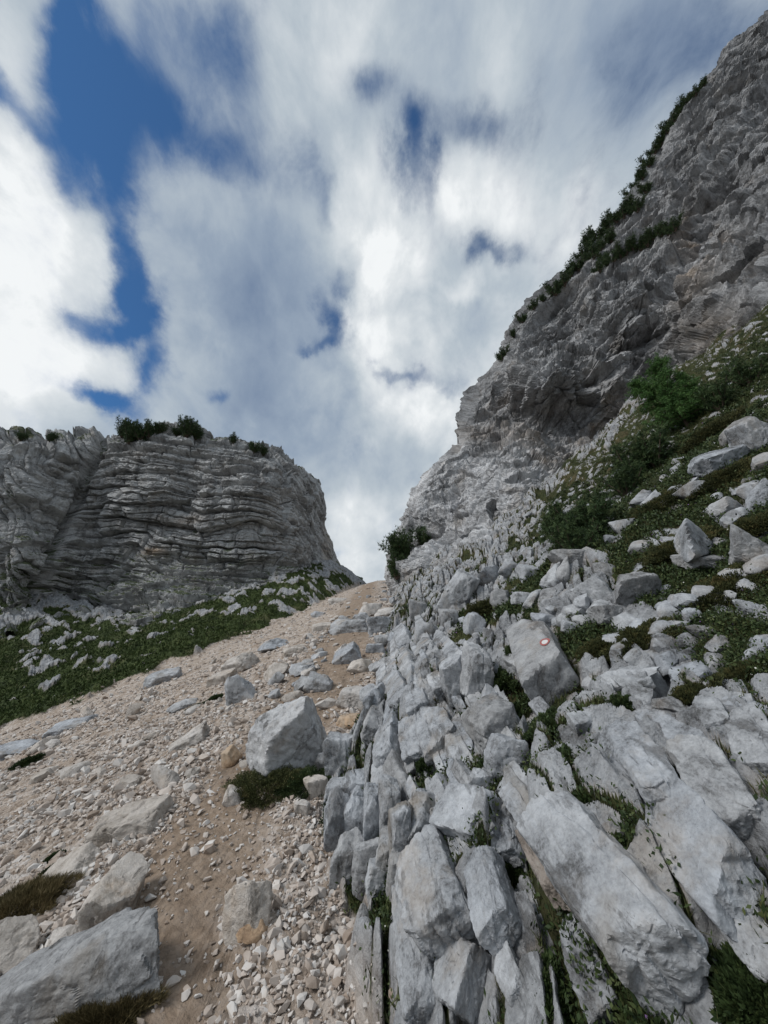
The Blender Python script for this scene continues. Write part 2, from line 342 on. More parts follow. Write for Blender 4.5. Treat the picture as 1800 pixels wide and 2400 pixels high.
def make_ground_mat():
    m, nt, b = new_mat('ground_relief'); p = pos(nt)
    rc, rh = rock_colour(nt, p, 3.0, light=(.41, .418, .43), mid=(.265, .27, .28), dark=(.09, .09, .09))
    # scree fines and soil
    f, fc = noise_t(nt, p, 9, 8, .7); f2, _ = noise_t(nt, p, 2.1, 6, .6)
    v = nt.nodes.new('ShaderNodeTexVoronoi'); v.inputs['Scale'].default_value = 26; v.inputs['Randomness'].default_value = 1; nt.links.new(p, v.inputs['Vector'])
    v2 = nt.nodes.new('ShaderNodeTexVoronoi'); v2.inputs['Scale'].default_value = 9; nt.links.new(p, v2.inputs['Vector'])
    hsv = nt.nodes.new('ShaderNodeSeparateColor'); nt.links.new(v.outputs['Color'], hsv.inputs[0])
    hsv2 = nt.nodes.new('ShaderNodeSeparateColor'); nt.links.new(v2.outputs['Color'], hsv2.inputs[0])
    st = ramp(nt, mth(nt, 'ADD', mth(nt, 'MULTIPLY', hsv.outputs[0], .6), mth(nt, 'MULTIPLY', hsv2.outputs[0], .4)), [(.1, (.25, .195, .155)), (.4, (.39, .325, .27)), (.7, (.52, .46, .41)), (.95, (.60, .56, .53))])
    soil = ramp(nt, f, [(.3, (.17, .122, .085)), (.55, (.29, .215, .155)), (.75, (.38, .305, .245))])
    scr = mixc(nt, smooth(nt, f2, .35, .62), soil, st)
    scr = mixc(nt, .40, scr, st)
    scr = mixc(nt, mth(nt, 'MULTIPLY', attr(nt, 'trail'), .85), scr, soil)
    gr = mat_green(nt, p, 5)
    mg = mat_green(nt, p, 2.0, (.028, .042, .014), (.060, .082, .024), (.10, .10, .045))
    gr = mixc(nt, attr(nt, 'mead'), gr, mg)
    c = mixc(nt, attr(nt, 'rock'), scr, rc)
    gn, _ = noise_t(nt, p, 14, 5, .7)
    gf = smooth(nt, mth(nt, 'ADD', attr(nt, 'green'), mth(nt, 'MULTIPLY', mth(nt, 'SUBTRACT', gn, .5), .7)), .35, .6)
    c = mixc(nt, gf, c, gr)
    nt.links.new(c, b.inputs['Base Color']); b.inputs['Roughness'].default_value = .9
    hh = mth(nt, 'ADD', mth(nt, 'MULTIPLY', rh, 1.0), mth(nt, 'MULTIPLY', v.outputs['Distance'], -.5))
    bump(nt, b, hh, .8, .04); return m
M_ground = make_ground_mat()
def make_cliff_mat(name, strata_rot, sscale, light, mid, dark, green=True, warm_pt=None):
    m, nt, b = new_mat(name); p = pos(nt)
    c, h = rock_colour(nt, p, .55, light=light, mid=mid, dark=dark, warm=(.30, .245, .19), warmth=.28)
    ps = vmap(nt, p, rot=strata_rot, scale=sscale)
    s, _ = noise_t(nt, ps, 1.0, 8, .68, .5)
    c = mixc(nt, .75, c, mixc(nt, 1, c, ramp(nt, s, [(.35, .55), (.5, .95), (.62, 1.12)]), 'MULTIPLY'))
    sk, _ = noise_t(nt, vmap(nt, p, scale=(.9, .9, .10)), 1.0, 7, .62); sk2, _ = noise_t(nt, p, .16, 3, .5)
    c = mixc(nt, mth(nt, 'MULTIPLY', mth(nt, 'MULTIPLY', smooth(nt, sk, .52, .62), smooth(nt, sk2, .42, .56)), .6), c, (.075, .073, .072))
    c = mixc(nt, attr(nt, 'fresh'), c, mixc(nt, 1.0, c, (1.45, 1.45, 1.45), 'MULTIPLY'))
    crv = attr(nt, 'ledge')
    if green:
        gn, _ = noise_t(nt, p, .8, 6, .65)
        gf = mth(nt, 'MULTIPLY', smooth(nt, mth(nt, 'ADD', crv, mth(nt, 'MULTIPLY', mth(nt, 'SUBTRACT', gn, .5), 1.6)), .72, .95), .9)
        c = mixc(nt, gf, c, mat_green(nt, p, 2.5, (.035, .05, .018), (.07, .09, .03), (.10, .10, .05)))
    c = mixc(nt, mth(nt, 'MULTIPLY', attr(nt, 'ochre'), .8), c, mixc(nt, smooth(nt, s, .4, .6), (.15, .115, .085), (.36, .25, .15)))
    nt.links.new(c, b.inputs['Base Color']); b.inputs['Roughness'].default_value = .9
    bump(nt, b, mth(nt, 'ADD', h, mth(nt, 'MULTIPLY', s, 1.2)), .8, .12); return m
def mat_tint(name, stops, an='tint', rough=.85, nscale=30, trans=0.0):
    m, nt, b = new_mat(name); p = pos(nt)
    f, _ = noise_t(nt, p, nscale, 4, .6)
    c = ramp(nt, mth(nt, 'ADD', mth(nt, 'MULTIPLY', attr(nt, an), .8), mth(nt, 'MULTIPLY', mth(nt, 'SUBTRACT', f, .4), .5)), stops)
    nt.links.new(c, b.inputs['Base Color']); b.inputs['Roughness'].default_value = rough
    return m
M_gravel = mat_tint('loose_stones', [(0, (.25, .195, .155)), (.25, (.40, .335, .285)), (.55, (.52, .465, .42)), (.8, (.58, .555, .53)), (1, (.52, .43, .35))])
M_pine = mat_tint('pine_needles', [(0, (.018, .036, .014)), (.5, (.045, .078, .028)), (1, (.09, .125, .045))], nscale=4, rough=.7)
M_larch = mat_tint('larch_needles', [(0, (.03, .075, .018)), (.5, (.065, .14, .034)), (1, (.12, .22, .06))], nscale=4, rough=.7)
M_bark = mat_tint('bark', [(0, (.05, .035, .025)), (1, (.12, .09, .07))], nscale=20)
M_grass = mat_tint('alpine_grass', [(0, (.028, .034, .012)), (.45, (.070, .080, .028)), (.8, (.14, .13, .055)), (1, (.24, .19, .10))], nscale=3, rough=.7)
M_herb = mat_tint('herb_leaves', [(0, (.020, .034, .012)), (.6, (.044, .068, .022)), (1, (.10, .115, .04))], nscale=3, rough=.6)
M_heath = mat_tint('heath_leaves', [(0, (.022, .028, .010)), (.5, (.055, .060, .020)), (.85, (.10, .085, .03)), (1, (.15, .09, .04))], nscale=3, rough=.8)
M_dry = mat_tint('dry_grass', [(0, (.06, .05, .02)), (.5, (.14, .11, .05)), (1, (.28, .22, .12))], nscale=3, rough=.8)
M_mead = mat_tint('meadow_leaves', [(0, (.035, .055, .014)), (.6, (.062, .088, .024)), (1, (.13, .14, .05))], nscale=1, rough=.8)
def plain(name, col, rough=.8):
    m, nt, b = new_mat(name); f, _ = noise_t(nt, pos(nt), 60, 4, .6)
    nt.links.new(mixc(nt, smooth(nt, f, .55, .8), col, tuple(v * .55 + .1 for v in col)), b.inputs['Base Color']); b.inputs['Roughness'].default_value = rough; return m
M_red = plain('red_paint', (.33, .11, .10)); M_white = plain('white_paint', (.58, .57, .56))
M_flower = plain('white_petals', (.7, .7, .62)); M_purple = plain('purple_petals', (.26, .14, .36))

# ------------------------------------------------------------------ ground sheets
def build_ground():
    nr, nc = 1150, 1350
    ys = np.exp(np.linspace(math.log(.42), math.log(70), nr)); tn = np.linspace(-1.75, 1.75, nc)
    Y, T = np.meshgrid(ys, tn, indexing='ij'); X = (T * Y).ravel(); Y = Y.ravel()
    h, A = ground(X, Y)
    V = np.stack([X, Y, h], 1); F = grid_faces(nr, nc)[:, ::-1]
    fm = lambda a: a[F].mean(1)
    bank = fm(A['bank']) > .5; mead = (fm(A['mead']) > .5) & ~bank; tr = (fm(A['trail']) > .5) & ~bank & ~mead
    rest = ~(bank | mead | tr)
    for nm, mk in (('rocky_slope', bank), ('meadow', mead), ('path', tr), ('scree_slope', rest)):
        f = F[mk]; u, inv = np.unique(f, return_inverse=True); inv = inv.reshape(f.shape)
        o = mesh_np(nm, V[u], inv, M_ground, {k: A[k][u] for k in ('rock', 'green', 'trail', 'mead')}); o['kind'] = 'structure'
    # the slope continues behind and beside the viewer
    gx = np.linspace(-40, 30, 281); gy = np.linspace(-22, .46, 120); X, Y = np.meshgrid(gx, gy); X = X.ravel(); Y = Y.ravel()
    h, A = ground(X, Y, False); V = np.stack([X, Y, h - .01], 1)
    o = mesh_np('ground', V, grid_faces(120, 281), M_ground, {k: A[k] for k in ('rock', 'green', 'trail', 'mead')}); o['kind'] = 'structure'
build_ground()

# ------------------------------------------------------------------ cliffs
def rbf(C):
    C = np.array(C, float); X = C[:, :2] / 400; n = len(C)
    def k(d): return np.sqrt(d * d + .15)
    A = np.zeros((n + 3, n + 3)); A[:n, :n] = k(np.linalg.norm(X[:, None] - X[None], axis=2)); A[:n, n] = 1; A[:n, n + 1:] = X; A[n:, :n] = A[:n, n:].T
    w = np.linalg.solve(A, np.concatenate([C[:, 2], np.zeros(3)]))
    def f(px, py):
        q = np.stack([px, py], -1) / 400; s = w[n] + q[..., 0] * w[n + 1] + q[..., 1] * w[n + 2]
        for i in range(n): s = s + w[i] * k(np.sqrt(((q - X[i]) ** 2).sum(-1)))
        return s
    return f
def unproj(px, py, t):
    dx = (px - 900) / FPX; dy = (1200 - py) / FPX
    return np.stack([dx * t, (FW[1] + UP[1] * dy) * t, (FW[2] + UP[2] * dy) * t + EYE], -1)
def normals(G):
    du = np.gradient(G, axis=0); dv = np.gradient(G, axis=1); n = np.cross(du, dv)
    n = n / (np.linalg.norm(n, axis=2, keepdims=True) + 1e-9)
    s = np.sign((n * (np.array([0, 0, EYE]) - G)).sum(2, keepdims=True)); return n * np.where(s == 0, 1, s)
def sawt(v, w=.8):       # layered profile: slow rise then sharp undercut
    f = v - np.floor(v); return np.where(f < w, f / w, (1 - f) / (1 - w)), np.floor(v)

LS = np.array([(-260, 1040), (-100, 1045), (0, 1032), (60, 1024), (100, 1026), (150, 1020), (195, 1018), (212, 1008), (232, 1012), (245, 1026), (280, 1028), (340, 1020), (390, 1004), (440, 1008), (480, 1016), (540, 1024), (600, 1034), (640, 1046), (680, 1075), (705, 1095), (735, 1118), (745, 1124), (749, 1150), (752, 1190), (762, 1230), (775, 1270), (788, 1305), (800, 1326), (822, 1338), (850, 1352)])
def build_left_cliff():
    D = rbf([(-260, 1040, 36), (-260, 1500, 25), (0, 1030, 36), (0, 1250, 31), (0, 1460, 27.5), (120, 1100, 36), (100, 1330, 31), (205, 1180, 38), (130, 1400, 32.5), (230, 1030, 40), (300, 1150, 37), (300, 1400, 32.5), (300, 1010, 40), (500, 1150, 37.5), (480, 1020, 42), (500, 1400, 33), (640, 1170, 39), (640, 1300, 37), (620, 1400, 34), (640, 1060, 44), (720, 1130, 50), (735, 1300, 46), (700, 1200, 45), (740, 1400, 38), (790, 1330, 52), (850, 1360, 54), (100, 1500, 27), (500, 1500, 27), (700, 1450, 33), (850, 1450, 42)])
    nc, nv, nb = 900, 430, 26
    px = np.concatenate([np.linspace(-260, 0, 60)[:-1], np.linspace(0, 850, nc)]); nc = len(px)
    sy = np.interp(px, LS[:, 0], LS[:, 1])
    rows = []
    vv = np.linspace(0, 1, nv)
    PX = np.repeat(px[None], nv, 0); PY = sy[None] + 4 + (np.maximum(1500 - sy[None], 0)) * vv[:, None]
    t = D(PX, PY)
    e = np.clip((PY - sy[None]) / 42, 0, 1); t = t + 3.2 * (1 - np.sqrt(np.maximum(1 - (1 - e) ** 2, 0)))
    G = unproj(PX, PY, t)
    top = G[0]; back = []
    for k in range(nb, 0, -1):
        s = k / nb; q = top.copy(); q[:, 1] += 26 * s; q[:, 0] -= 6 * s * sst(px, 500, 760); q[:, 2] += .9 * math.sin(s * 2.2) * 0 - 3.5 * s - 10 * s ** 3 * 1.0; back.append(q)
    G = np.concatenate([np.array(back), G], 0); nr = len(G)
    Nn = normals(G); P = G.reshape(-1, 3).astype(np.float32)
    PXf = np.repeat(px[None], nr, 0).ravel()
    PYf = np.concatenate([np.repeat(sy[None], nb, 0), PY], 0).ravel()
    w1 = fbm(P * .09, 3); w2 = fbm(P * .3 + 5, 3)
    # the dip turns steep left of the gully and right of the arete
    lf = 1 - sst(PXf + .35 * (PYf - 1200) + 12 * w2, 130, 215); rt = sst(PXf + 10 * w2 - .25 * (PYf - 1250), 620, 700)
    w3 = fbm(P * .8 + 8, 2)
    u_main = P[:, 0] * .95 - P[:, 1] * .3 + .5 * w2
    dip_main = P[:, 2] + .05 * P[:, 0] + 1.1 * w1 + .36 * w2 + .07 * w3
    dip_l = P[:, 0] * .74 + P[:, 2] * .5 + .8 * w1 + .35 * w2 + .08 * w3; u_l = P[:, 2] * .8 - P[:, 0] * .5
    dip_r = P[:, 2] * .62 + P[:, 0] * .75 + P[:, 1] * .1 + .8 * w1 + .3 * w2 + .06 * w3; u_r = P[:, 2] * .7 - P[:, 1] * .6
    def beds(u, c, seed):
        out = 0
        for th, ln, am in ((1.5, 3.6, 1.05), (.58, 1.7, .55), (.26, .8, .12)):
            i0 = np.floor(c / th + .35 * pn(np.stack([u * .2 + seed, c * .5, c * 0], 1))); q = c / th + .35 * pn(np.stack([u * .2 + seed, c * .5, c * 0], 1)); f = q - i0
            rn = _rt[(i0.astype(int) * 37 + seed * 11) & 255]
            uu = u / (ln * (.6 + .9 * rn[:, 0])) + rn[:, 1] * 9 + .25 * pn(np.stack([u * .5, c * .5 + seed, c * 0], 1)); ui = np.floor(uu); uf = uu - ui
            rb = _rt[(_perm[(ui.astype(int) & 255)] + i0.astype(int) * 17 + seed) & 255]
            prof = np.minimum(1, np.minimum(f / .10, (1 - f) / .22)) ** .7              # narrow crevice between beds, sloping top
            join = np.minimum(1, np.minimum(uf, 1 - uf) * ln / .12) ** .6
            out = out + am * (prof * (.25 + .75 * rb[:, 2]) * (.2 + .8 * join) + .18 * (.5 - f) * rb[:, 3])
        return out
    d = beds(u_main, dip_main, 1) * (1 - lf) * (1 - rt) + .95 * beds(u_l, dip_l, 2) * lf + 1.05 * beds(u_r, dip_r, 3) * rt
    a, b_, c_, o_ = wor3(np.stack([P[:, 0] / 4.2 + .5 * w1, P[:, 1] / 4.2, P[:, 2] / 2.8 + .4 * w2], 1))
    d = d + 1.1 * (c_[:, 0] - .5) * sst(b_ - a, 0, .06)
    d = d + .9 * w1 + .35 * w2 + .07 * ridged(P * 1.6, 3) + .04 * ridged(P * 4.5, 2)
    gully = np.exp(-((PXf - (232 - .62 * (PYf - 1040) * .62) + 8 * w2) / 13) ** 2); d = d - 1.6 * gully
    # overhung foot at the left
    cave = np.exp(-((PYf - (1432 + .02 * (PXf - 200))) / 12) ** 2) * (sst(PXf, 80, 140) * (1 - sst(PXf, 300, 380))); d = d - 2.0 * cave
    notch = np.exp(-((PXf - 455) / 45) ** 2 - ((PYf - 1150) / 26) ** 2); d = d - .9 * notch
    # a crown block stands at the gully head
    d = (d - .5) * (1 - .55 * sst(PXf, 680, 760)) * (1 - .6 * sst(PXf, 755, 800))
    G2 = P + Nn.reshape(-1, 3) * d[:, None]
    G2g = G2.reshape(nr, nc, 3); N2 = normals(G2g)[:, :, 2].ravel()
    ledge = .12 + np.clip(N2, 0, 1) ** .7 * (.55 + .5 * sst(PYf, 1180, 1420)) + .20 * sst(PYf, 1270, 1440) + .5 * np.exp(-((PYf - np.repeat(sy[None], nr, 0).ravel() - 10) / 16) ** 2) * (fbm(P * .5 + 2, 2) + .35) + .12 * lf + .25 * gully
    ochre = np.exp(-((PXf - 367) / 30) ** 2 - ((PYf - 1299) / 11) ** 2) + .45 * np.exp(-((PXf - 440) / 60) ** 2 - ((PYf - 1225) / 12) ** 2) + .4 * np.exp(-((PXf - 765) / 14) ** 2 - ((PYf - 1300) / 90) ** 2)
    m = make_cliff_mat('banded_limestone', (R(4), 0, 0), (.25, .25, 1.7), (.49, .49, .488), (.35, .348, .345), (.16, .158, .155))
    o = mesh_np('cliff', G2, grid_faces(nr, nc), m, {'ledge': ledge, 'ochre': np.clip(ochre, 0, 1)}); tag(o, kind='structure')
    return px, sy, G2g, nb, PY
RS = np.array([(-420, 2140), (-250, 2020), (-100, 1900), (0, 1822), (30, 1800), (90, 1742), (130, 1700), (190, 1650), (250, 1590), (330, 1552), (400, 1520), (470, 1475), (560, 1400), (600, 1362), (660, 1310), (720, 1225), (780, 1185), (850, 1158), (910, 1108), (960, 1092), (1000, 1082), (1040, 1078), (1070, 1040), (1110, 990), (1170, 958), (1230, 944), (1270, 928), (1310, 920), (1350, 912), (1400, 918), (1450, 930), (1500, 940)])
def build_right_cliff():
    D = rbf([(935, 1400, 18.5), (945, 1300, 20), (970, 1180, 21.5), (1010, 1110, 22.5), (1095, 1030, 24), (1095, 950, 26.5), (1160, 850, 28), (1230, 720, 29), (1350, 600, 30), (1480, 460, 31), (1560, 330, 32), (1650, 190, 33), (1800, 30, 35), (2000, -160, 38),
             (1020, 1400, 15.5), (1100, 1340, 13.6), (1060, 1250, 17.5), (1100, 1150, 19.5), (1200, 1280, 14.0), (1300, 1215, 14.6), (1300, 1110, 17.5), (1200, 1050, 20.5), (1300, 1010, 22.5), (1420, 1075, 19.0), (1420, 1150, 16.2), (1250, 900, 22.5), (1400, 900, 21.5), (1500, 1010, 18.8), (1600, 930, 17.0), (1560, 800, 20.5),
             (1650, 700, 18.5), (1500, 650, 23.5), (1400, 700, 24.0), (1700, 850, 14.5), (1800, 840, 12.3), (1800, 700, 14.5), (1900, 700, 12), (1800, 500, 18.5), (1650, 450, 25), (1800, 250, 25), (1950, 400, 17), (2100, 100, 24), (2100, 700, 11), (1400, 1300, 12), (1600, 1100, 13), (1800, 1000, 10.5), (2000, 900, 9.5), (1300, 780, 26), (1200, 950, 25)])
    py = np.linspace(-300, 1420, 1250); nr = len(py); sx = np.interp(py, RS[:, 0], RS[:, 1])
    nv, nb = 760, 24
    v = np.linspace(0, 1, nv); PX = sx[:, None] + 3 + (2250 - sx[:, None]) * (v[None] ** 1.05); PY = np.repeat(py[:, None], nv, 1)
    t = D(PX, PY); t = 8.5 + softplus(t - 8.5, 1.0); e = np.clip((PX - sx[:, None]) / 34, 0, 1); t = t + 2.0 * (1 - np.sqrt(np.maximum(1 - (1 - e) ** 2, 0)))
    G = unproj(PX, PY, t); edge = G[:, 0]; back = []
    for k in range(nb, 0, -1):
        s = k / nb; q = edge.copy(); q[:, 1] += 22 * s; q[:, 0] += 10 * s + 10 * s * s; q[:, 2] -= 1.5 * s; back.append(q)
    G = np.concatenate([np.array(back).transpose(1, 0, 2), G], 1); nc = G.shape[1]
    Nn = normals(G); P = G.reshape(-1, 3).astype(np.float32)
    PXf = np.concatenate([np.repeat(sx[:, None], nb, 1), PX], 1).ravel(); PYf = np.repeat(py[:, None], nc, 1).ravel()
    w1 = fbm(P * .07 + 2, 3); w2 = fbm(P * .35 + 5, 4)
    # steep bedding running up to the right
    c1 = P[:, 2] * .72 - P[:, 0] * .35 + P[:, 1] * .45 + .8 * w1 + .35 * w2
    def layers(c, th, seed):
        n = pn(np.stack([P[:, 0] * .3 + seed, P[:, 1] * .3, c * .9], 1))
        s, i = sawt(c / th + .9 * n, .7); return s * (.2 + 1.2 * _rt[(i.astype(int) * 13 + seed) & 255, 0])
    up = 1 - sst(PYf + .1 * (PXf - 1100) + 14 * w2, 1010, 1075)      # upper band against the broken lower flank
    d = (.80 * layers(c1, 4.2, 1) + .40 * layers(c1, 1.5, 6) + .14 * layers(c1, .5, 9))
    a, b_, cc, oo = wor3(np.stack([P[:, 0] / 2.6 + .5 * w2, P[:, 1] / 2.6, P[:, 2] / 2.2], 1))
    a2, b2, cc2, oo2 = wor3(np.stack([(P[:, 0] + .6 * P[:, 2]) / 2.0 + .3 * w2, P[:, 1] / 1.2, (P[:, 2] - .6 * P[:, 0]) / .8], 1))
    a3, b3, cc3, oo3 = wor3(np.stack([(P[:, 0] + .6 * P[:, 2]) / .75 + .3 * w2, P[:, 1] / .5, (P[:, 2] - .6 * P[:, 0]) / .36], 1))
    d = (d - .62) * (.5 + .5 * up) + .8 * (cc[:, 0] - .5) + .35 * (oo[:, 0] * (cc[:, 1] - .5) + oo[:, 2] * (cc[:, 2] - .3))
    lowamp = 1.25 - .25 * up
    d = d + lowamp * (.26 * (cc2[:, 0] - .5) + .28 * (oo2[:, 0] * (cc2[:, 1] - .5) + oo2[:, 2] * (cc2[:, 2] - .2)) - .10 * (1 - sst(b2 - a2, 0, .1)))
    d = d + lowamp * (.11 * (cc3[:, 0] - .5) + .13 * (oo3[:, 2] * (cc3[:, 2] - .2)) - .04 * (1 - sst(b3 - a3, 0, .12)))
    d = d + 1.1 * w1 + .3 * w2 + .12 * ridged(P * .9, 4) + .05 * ridged(P * 3.1, 3) + .03 * ridged(P * 9, 2)
    fr = pn(np.stack([c1 * .16 + 3, (P[:, 0] + P[:, 1]) * .05, P[:, 2] * .03], 1)); d = d - .45 * np.exp(-(fr / .018) ** 2) * up
    fr2 = pn(np.stack([(P[:, 0] * .8 - P[:, 2] * .5) * .2 + 7, P[:, 1] * .1, c1 * .05], 1)); d = d - .35 * np.exp(-(fr2 / .02) ** 2) * up
    d = d * (.55 + .45 * sst(PXf - np.repeat(sx[:, None], nc, 1).ravel(), 8, 70))
    # broad recess under the upper band, and the ramp crack up to the right
    rec = np.exp(-(((PXf - 1330) * .94 + (PYf - 980) * .34) / 230) ** 2 - (((PYf - 985) * .94 - (PXf - 1330) * .0) / 60) ** 2)
    d = d - .35 * rec
    ramp_ = np.exp(-(((PYf - 560) + (PXf - 1640) * 1.9) / 55) ** 2) * sst(PXf, 1430, 1520); d = d - .9 * ramp_
    cx = np.exp(-((PXf - 1755) / 14) ** 2 - ((PYf - 575) / 35) ** 2); d = d - 1.2 * cx
    ledge_l = np.exp(-((PYf - (632 - .50 * (PXf - 1400))) / 18) ** 2) * sst(PXf, 1380, 1430) * (1 - sst(PXf, 1570, 1620)); d = d - .5 * ledge_l
    G2 = P + Nn.reshape(-1, 3) * d[:, None]; G2g = G2.reshape(nr, nc, 3); N2 = normals(G2g)[:, :, 2].ravel()
    ledge = np.clip(N2, 0, 1) * (.35 + .55 * sst(PYf, 1150, 1350) + .5 * sst(PXf - 0.0 * PYf, 1450, 1700) * sst(PYf, 700, 950)) 
    ochre = .6 * np.clip(rec * 1.2, 0, 1) * (.1 + .9 * sst(w2, -.1, .4)) + .7 * np.exp(-((PXf - 1640) / 60) ** 2 - ((PYf - 620) / 110) ** 2) * sst(w2, -.3, .3) + .5 * np.exp(-((PXf - 1700) / 80) ** 2 - ((PYf - 800) / 60) ** 2) + .4 * np.exp(-((PXf - 1280) / 80) ** 2 - ((PYf - 1085) / 22) ** 2) * sst(w2, -.2, .2)
    m = make_cliff_mat('weathered_limestone', (R(20), R(32), 0), (.5, .5, 1.6), (.41, .41, .415), (.28, .28, .285), (.12, .12, .12))
    o = mesh_np('cliff', G2, grid_faces(nr, nc), m, {'fresh': 1 - up, 'ledge': ledge, 'ochre': np.clip(ochre, 0, 1)}); tag(o, kind='structure')
    return py, sx, G2g, nb
LC = build_left_cliff(); RC = build_right_cliff()
def cliff_point(C, px, py):       # nearest grid vertex of a cliff to a place seen at px, py
    G = C.reshape(-1, 3) - np.array([0, 0, EYE]); w = G @ FW; u = G[:, 0] / w * FPX + 900; v = 1200 - (G @ UP) / w * FPX
    d = (u - px) ** 2 + (v - py) ** 2 + np.where((w > 60) | (w < 3), 1e6, 0); near = np.where(d < max(36, d.min() * 1.5))[0]
    i = near[np.argmin(w[near])]; return C.reshape(-1, 3)[i]

# ------------------------------------------------------------------ rocks
_ico = {}
def ico(sub):
    if sub not in _ico:
        bm = bmesh.new(); bmesh.ops.create_icosphere(bm, subdivisions=sub, radius=1); bm.verts.ensure_lookup_table()
        _ico[sub] = (np.array([v.co[:] for v in bm.verts]), np.array([[v.index for v in f.verts] for f in bm.faces])); bm.free()
    return _ico[sub]
def rock_shape(dims, seed, kind, sub, rough=1.0):
    rg = np.random.default_rng(seed); S, F = ico(sub); dims = np.array(dims, float)
    if kind == 'box':
        nn = [np.array(v, float) for v in ((1, 0, 0), (-1, 0, 0), (0, 1, 0), (0, -1, 0), (0, 0, 1), (0, 0, -1))]
        nn = [v + rg.normal(0, .09, 3) for v in nn]; dd = [.72 + .08 * rg.random() for _ in nn]
        for _ in range(9): nn.append(rg.normal(size=3)); dd.append(.95 + .14 * rg.random())
    elif kind == 'slab':
        nn = [np.array(v, float) for v in ((1, 0, 0), (-1, 0, 0), (0, 1, 0), (0, -1, 0), (0, 0, 1), (0, 0, -1))]
        nn = [v + rg.normal(0, .13, 3) for v in nn]; dd = [.78 + .1 * rg.random() for _ in nn]
        for _ in range(10): nn.append(rg.normal(size=3)); dd.append(.93 + .17 * rg.random())
    elif kind == 'block':
        nn = [np.array(v, float) for v in ((1, 0, 0), (-1, 0, 0), (0, 1, 0), (0, -1, 0), (0, 0, 1), (0, 0, -1))]
        nn = [v + rg.normal(0, .25, 3) for v in nn]; dd = [.72 + .14 * rg.random() for _ in nn]
        for _ in range(9): nn.append(rg.normal(size=3)); dd.append(.84 + .2 * rg.random())
    else:
        nn = []; dd = []
        for _ in range(17): nn.append(rg.normal(size=3)); dd.append(.68 + .27 * rg.random())
    Nn = np.array([v / np.linalg.norm(v) for v in nn]); dd = np.array(dd)
    m = (S @ Nn.T) / dd; k = 55.0; mx = m.max(1)
    sm = mx + np.log(np.exp((m - mx[:, None]) * k).sum(1)) / k
    P = S / sm[:, None]
    off = rg.random(3) * 50
    Q = P * dims / dims.max()                      # metric-ish unit shape
    Nr = S / np.linalg.norm(S, axis=1)[:, None]
    d = .085 * fbm(Q * 1.7 + off, 3) + .035 * ridged(Q * 4.5 + off, 3) * .8 + .016 * fbm(Q * 16 + off, 3)
    a, b, c, o = wor3(Q * 2.2 + off)
    d = d + .09 * (c[:, 0] - .5) * sst(b - a, 0, .1) + .16 * (o[:, 0] * (c[:, 1] - .5) + o[:, 2] * (c[:, 2] - .5)) - .03 * (1 - sst(b - a, 0, .07))
    lam = Q * np.array([1.2, 5.5, 4.5]) if kind in ('slab', 'box') else Q * 5
    if kind in ('slab', 'box'): ly, li = sawt(Q[:, 1] * 3.4 + .5 * pn(Q * 1.4 + off) + .4, .85); d = d + .05 * _rt[(li.astype(int) * 19 + seed) & 255, 1] - .05 * (1 - sst(np.minimum(ly, 1 - 0 * ly), 0, .25))
    d = d + .030 * ridged(lam + off, 4) + .010 * ridged(Q * 22 + off, 2)
    # bedding steps
    st, _ = sawt((Q @ (np.array([.25, .1, 1.]) if kind != 'slab' else np.array([1, .15, .3]))) * 4.5 + 1.0 * pn(Q * 1.5 + off), .75); d = d + .03 * st
    P = P + Nr * (d * rough * .75)[:, None] * (dims.max() / dims) ** .5 * .8
    return P * dims, F
ROCKS = []
def make_rock(loc, Rm, dims, seed, kind, sub, mat, name, label, cat, group=None, rough=1.0):
    V, F = rock_shape(dims, seed, kind, sub, rough)
    o = mesh_np(name, V, F, mat, smooth_sh=True)
    M = Matrix([list(Rm[0]) , list(Rm[1]), list(Rm[2])]).transposed().to_4x4()
    M.translation = Vector(loc); o.matrix_world = M
    try: o.data.set_sharp_from_angle(angle=R(38))
    except Exception: pass
    tag(o, label, cat, group); ROCKS.append((np.array(loc), max(dims))); return o
def basis(z, xdir):
    z = z / np.linalg.norm(z); x = xdir - z * (xdir @ z); x = x / np.linalg.norm(x); return x, np.cross(z, x), z
def sub_for(px_size): return 6 if px_size > 150 else 5 if px_size > 60 else 4 if px_size > 26 else 3
SEED = [100]
def place(px, py, w, h, label, roll=0, kind='boulder', mat=None, name='boulder', cat='boulder', depth=.8, sink=.22, group=None, seed=None, rough=1.0, lean=0):
    """rock whose outline is about w x h (photo pixels) round px, py, standing on the slope there"""
    SEED[0] += 1; seed = seed or SEED[0]
    p, t = hit(px, py + h * .34); k = t / FPX
    W = w * k / 2 * 1.12; Hh = h * k / 2 * 1.15
    n = gnormal(p[0], p[1]); up = n * .6 + np.array([0, 0, .4]); up /= np.linalg.norm(up)
    xd = np.array([math.cos(R(roll)), 0, math.sin(R(roll))])
    zz = np.array([-math.sin(R(roll)), -.25 + lean, math.cos(R(roll))]) 
    B = basis(zz, xd); c = p + np.array([0, W * depth * .35, 0]) + up * Hh * (.62 - sink)
    return make_rock(c, B, (W, max(W * depth, Hh * .6), Hh), seed, kind, sub_for(max(w, h)), mat or M_rock, name, label, cat, group, rough)
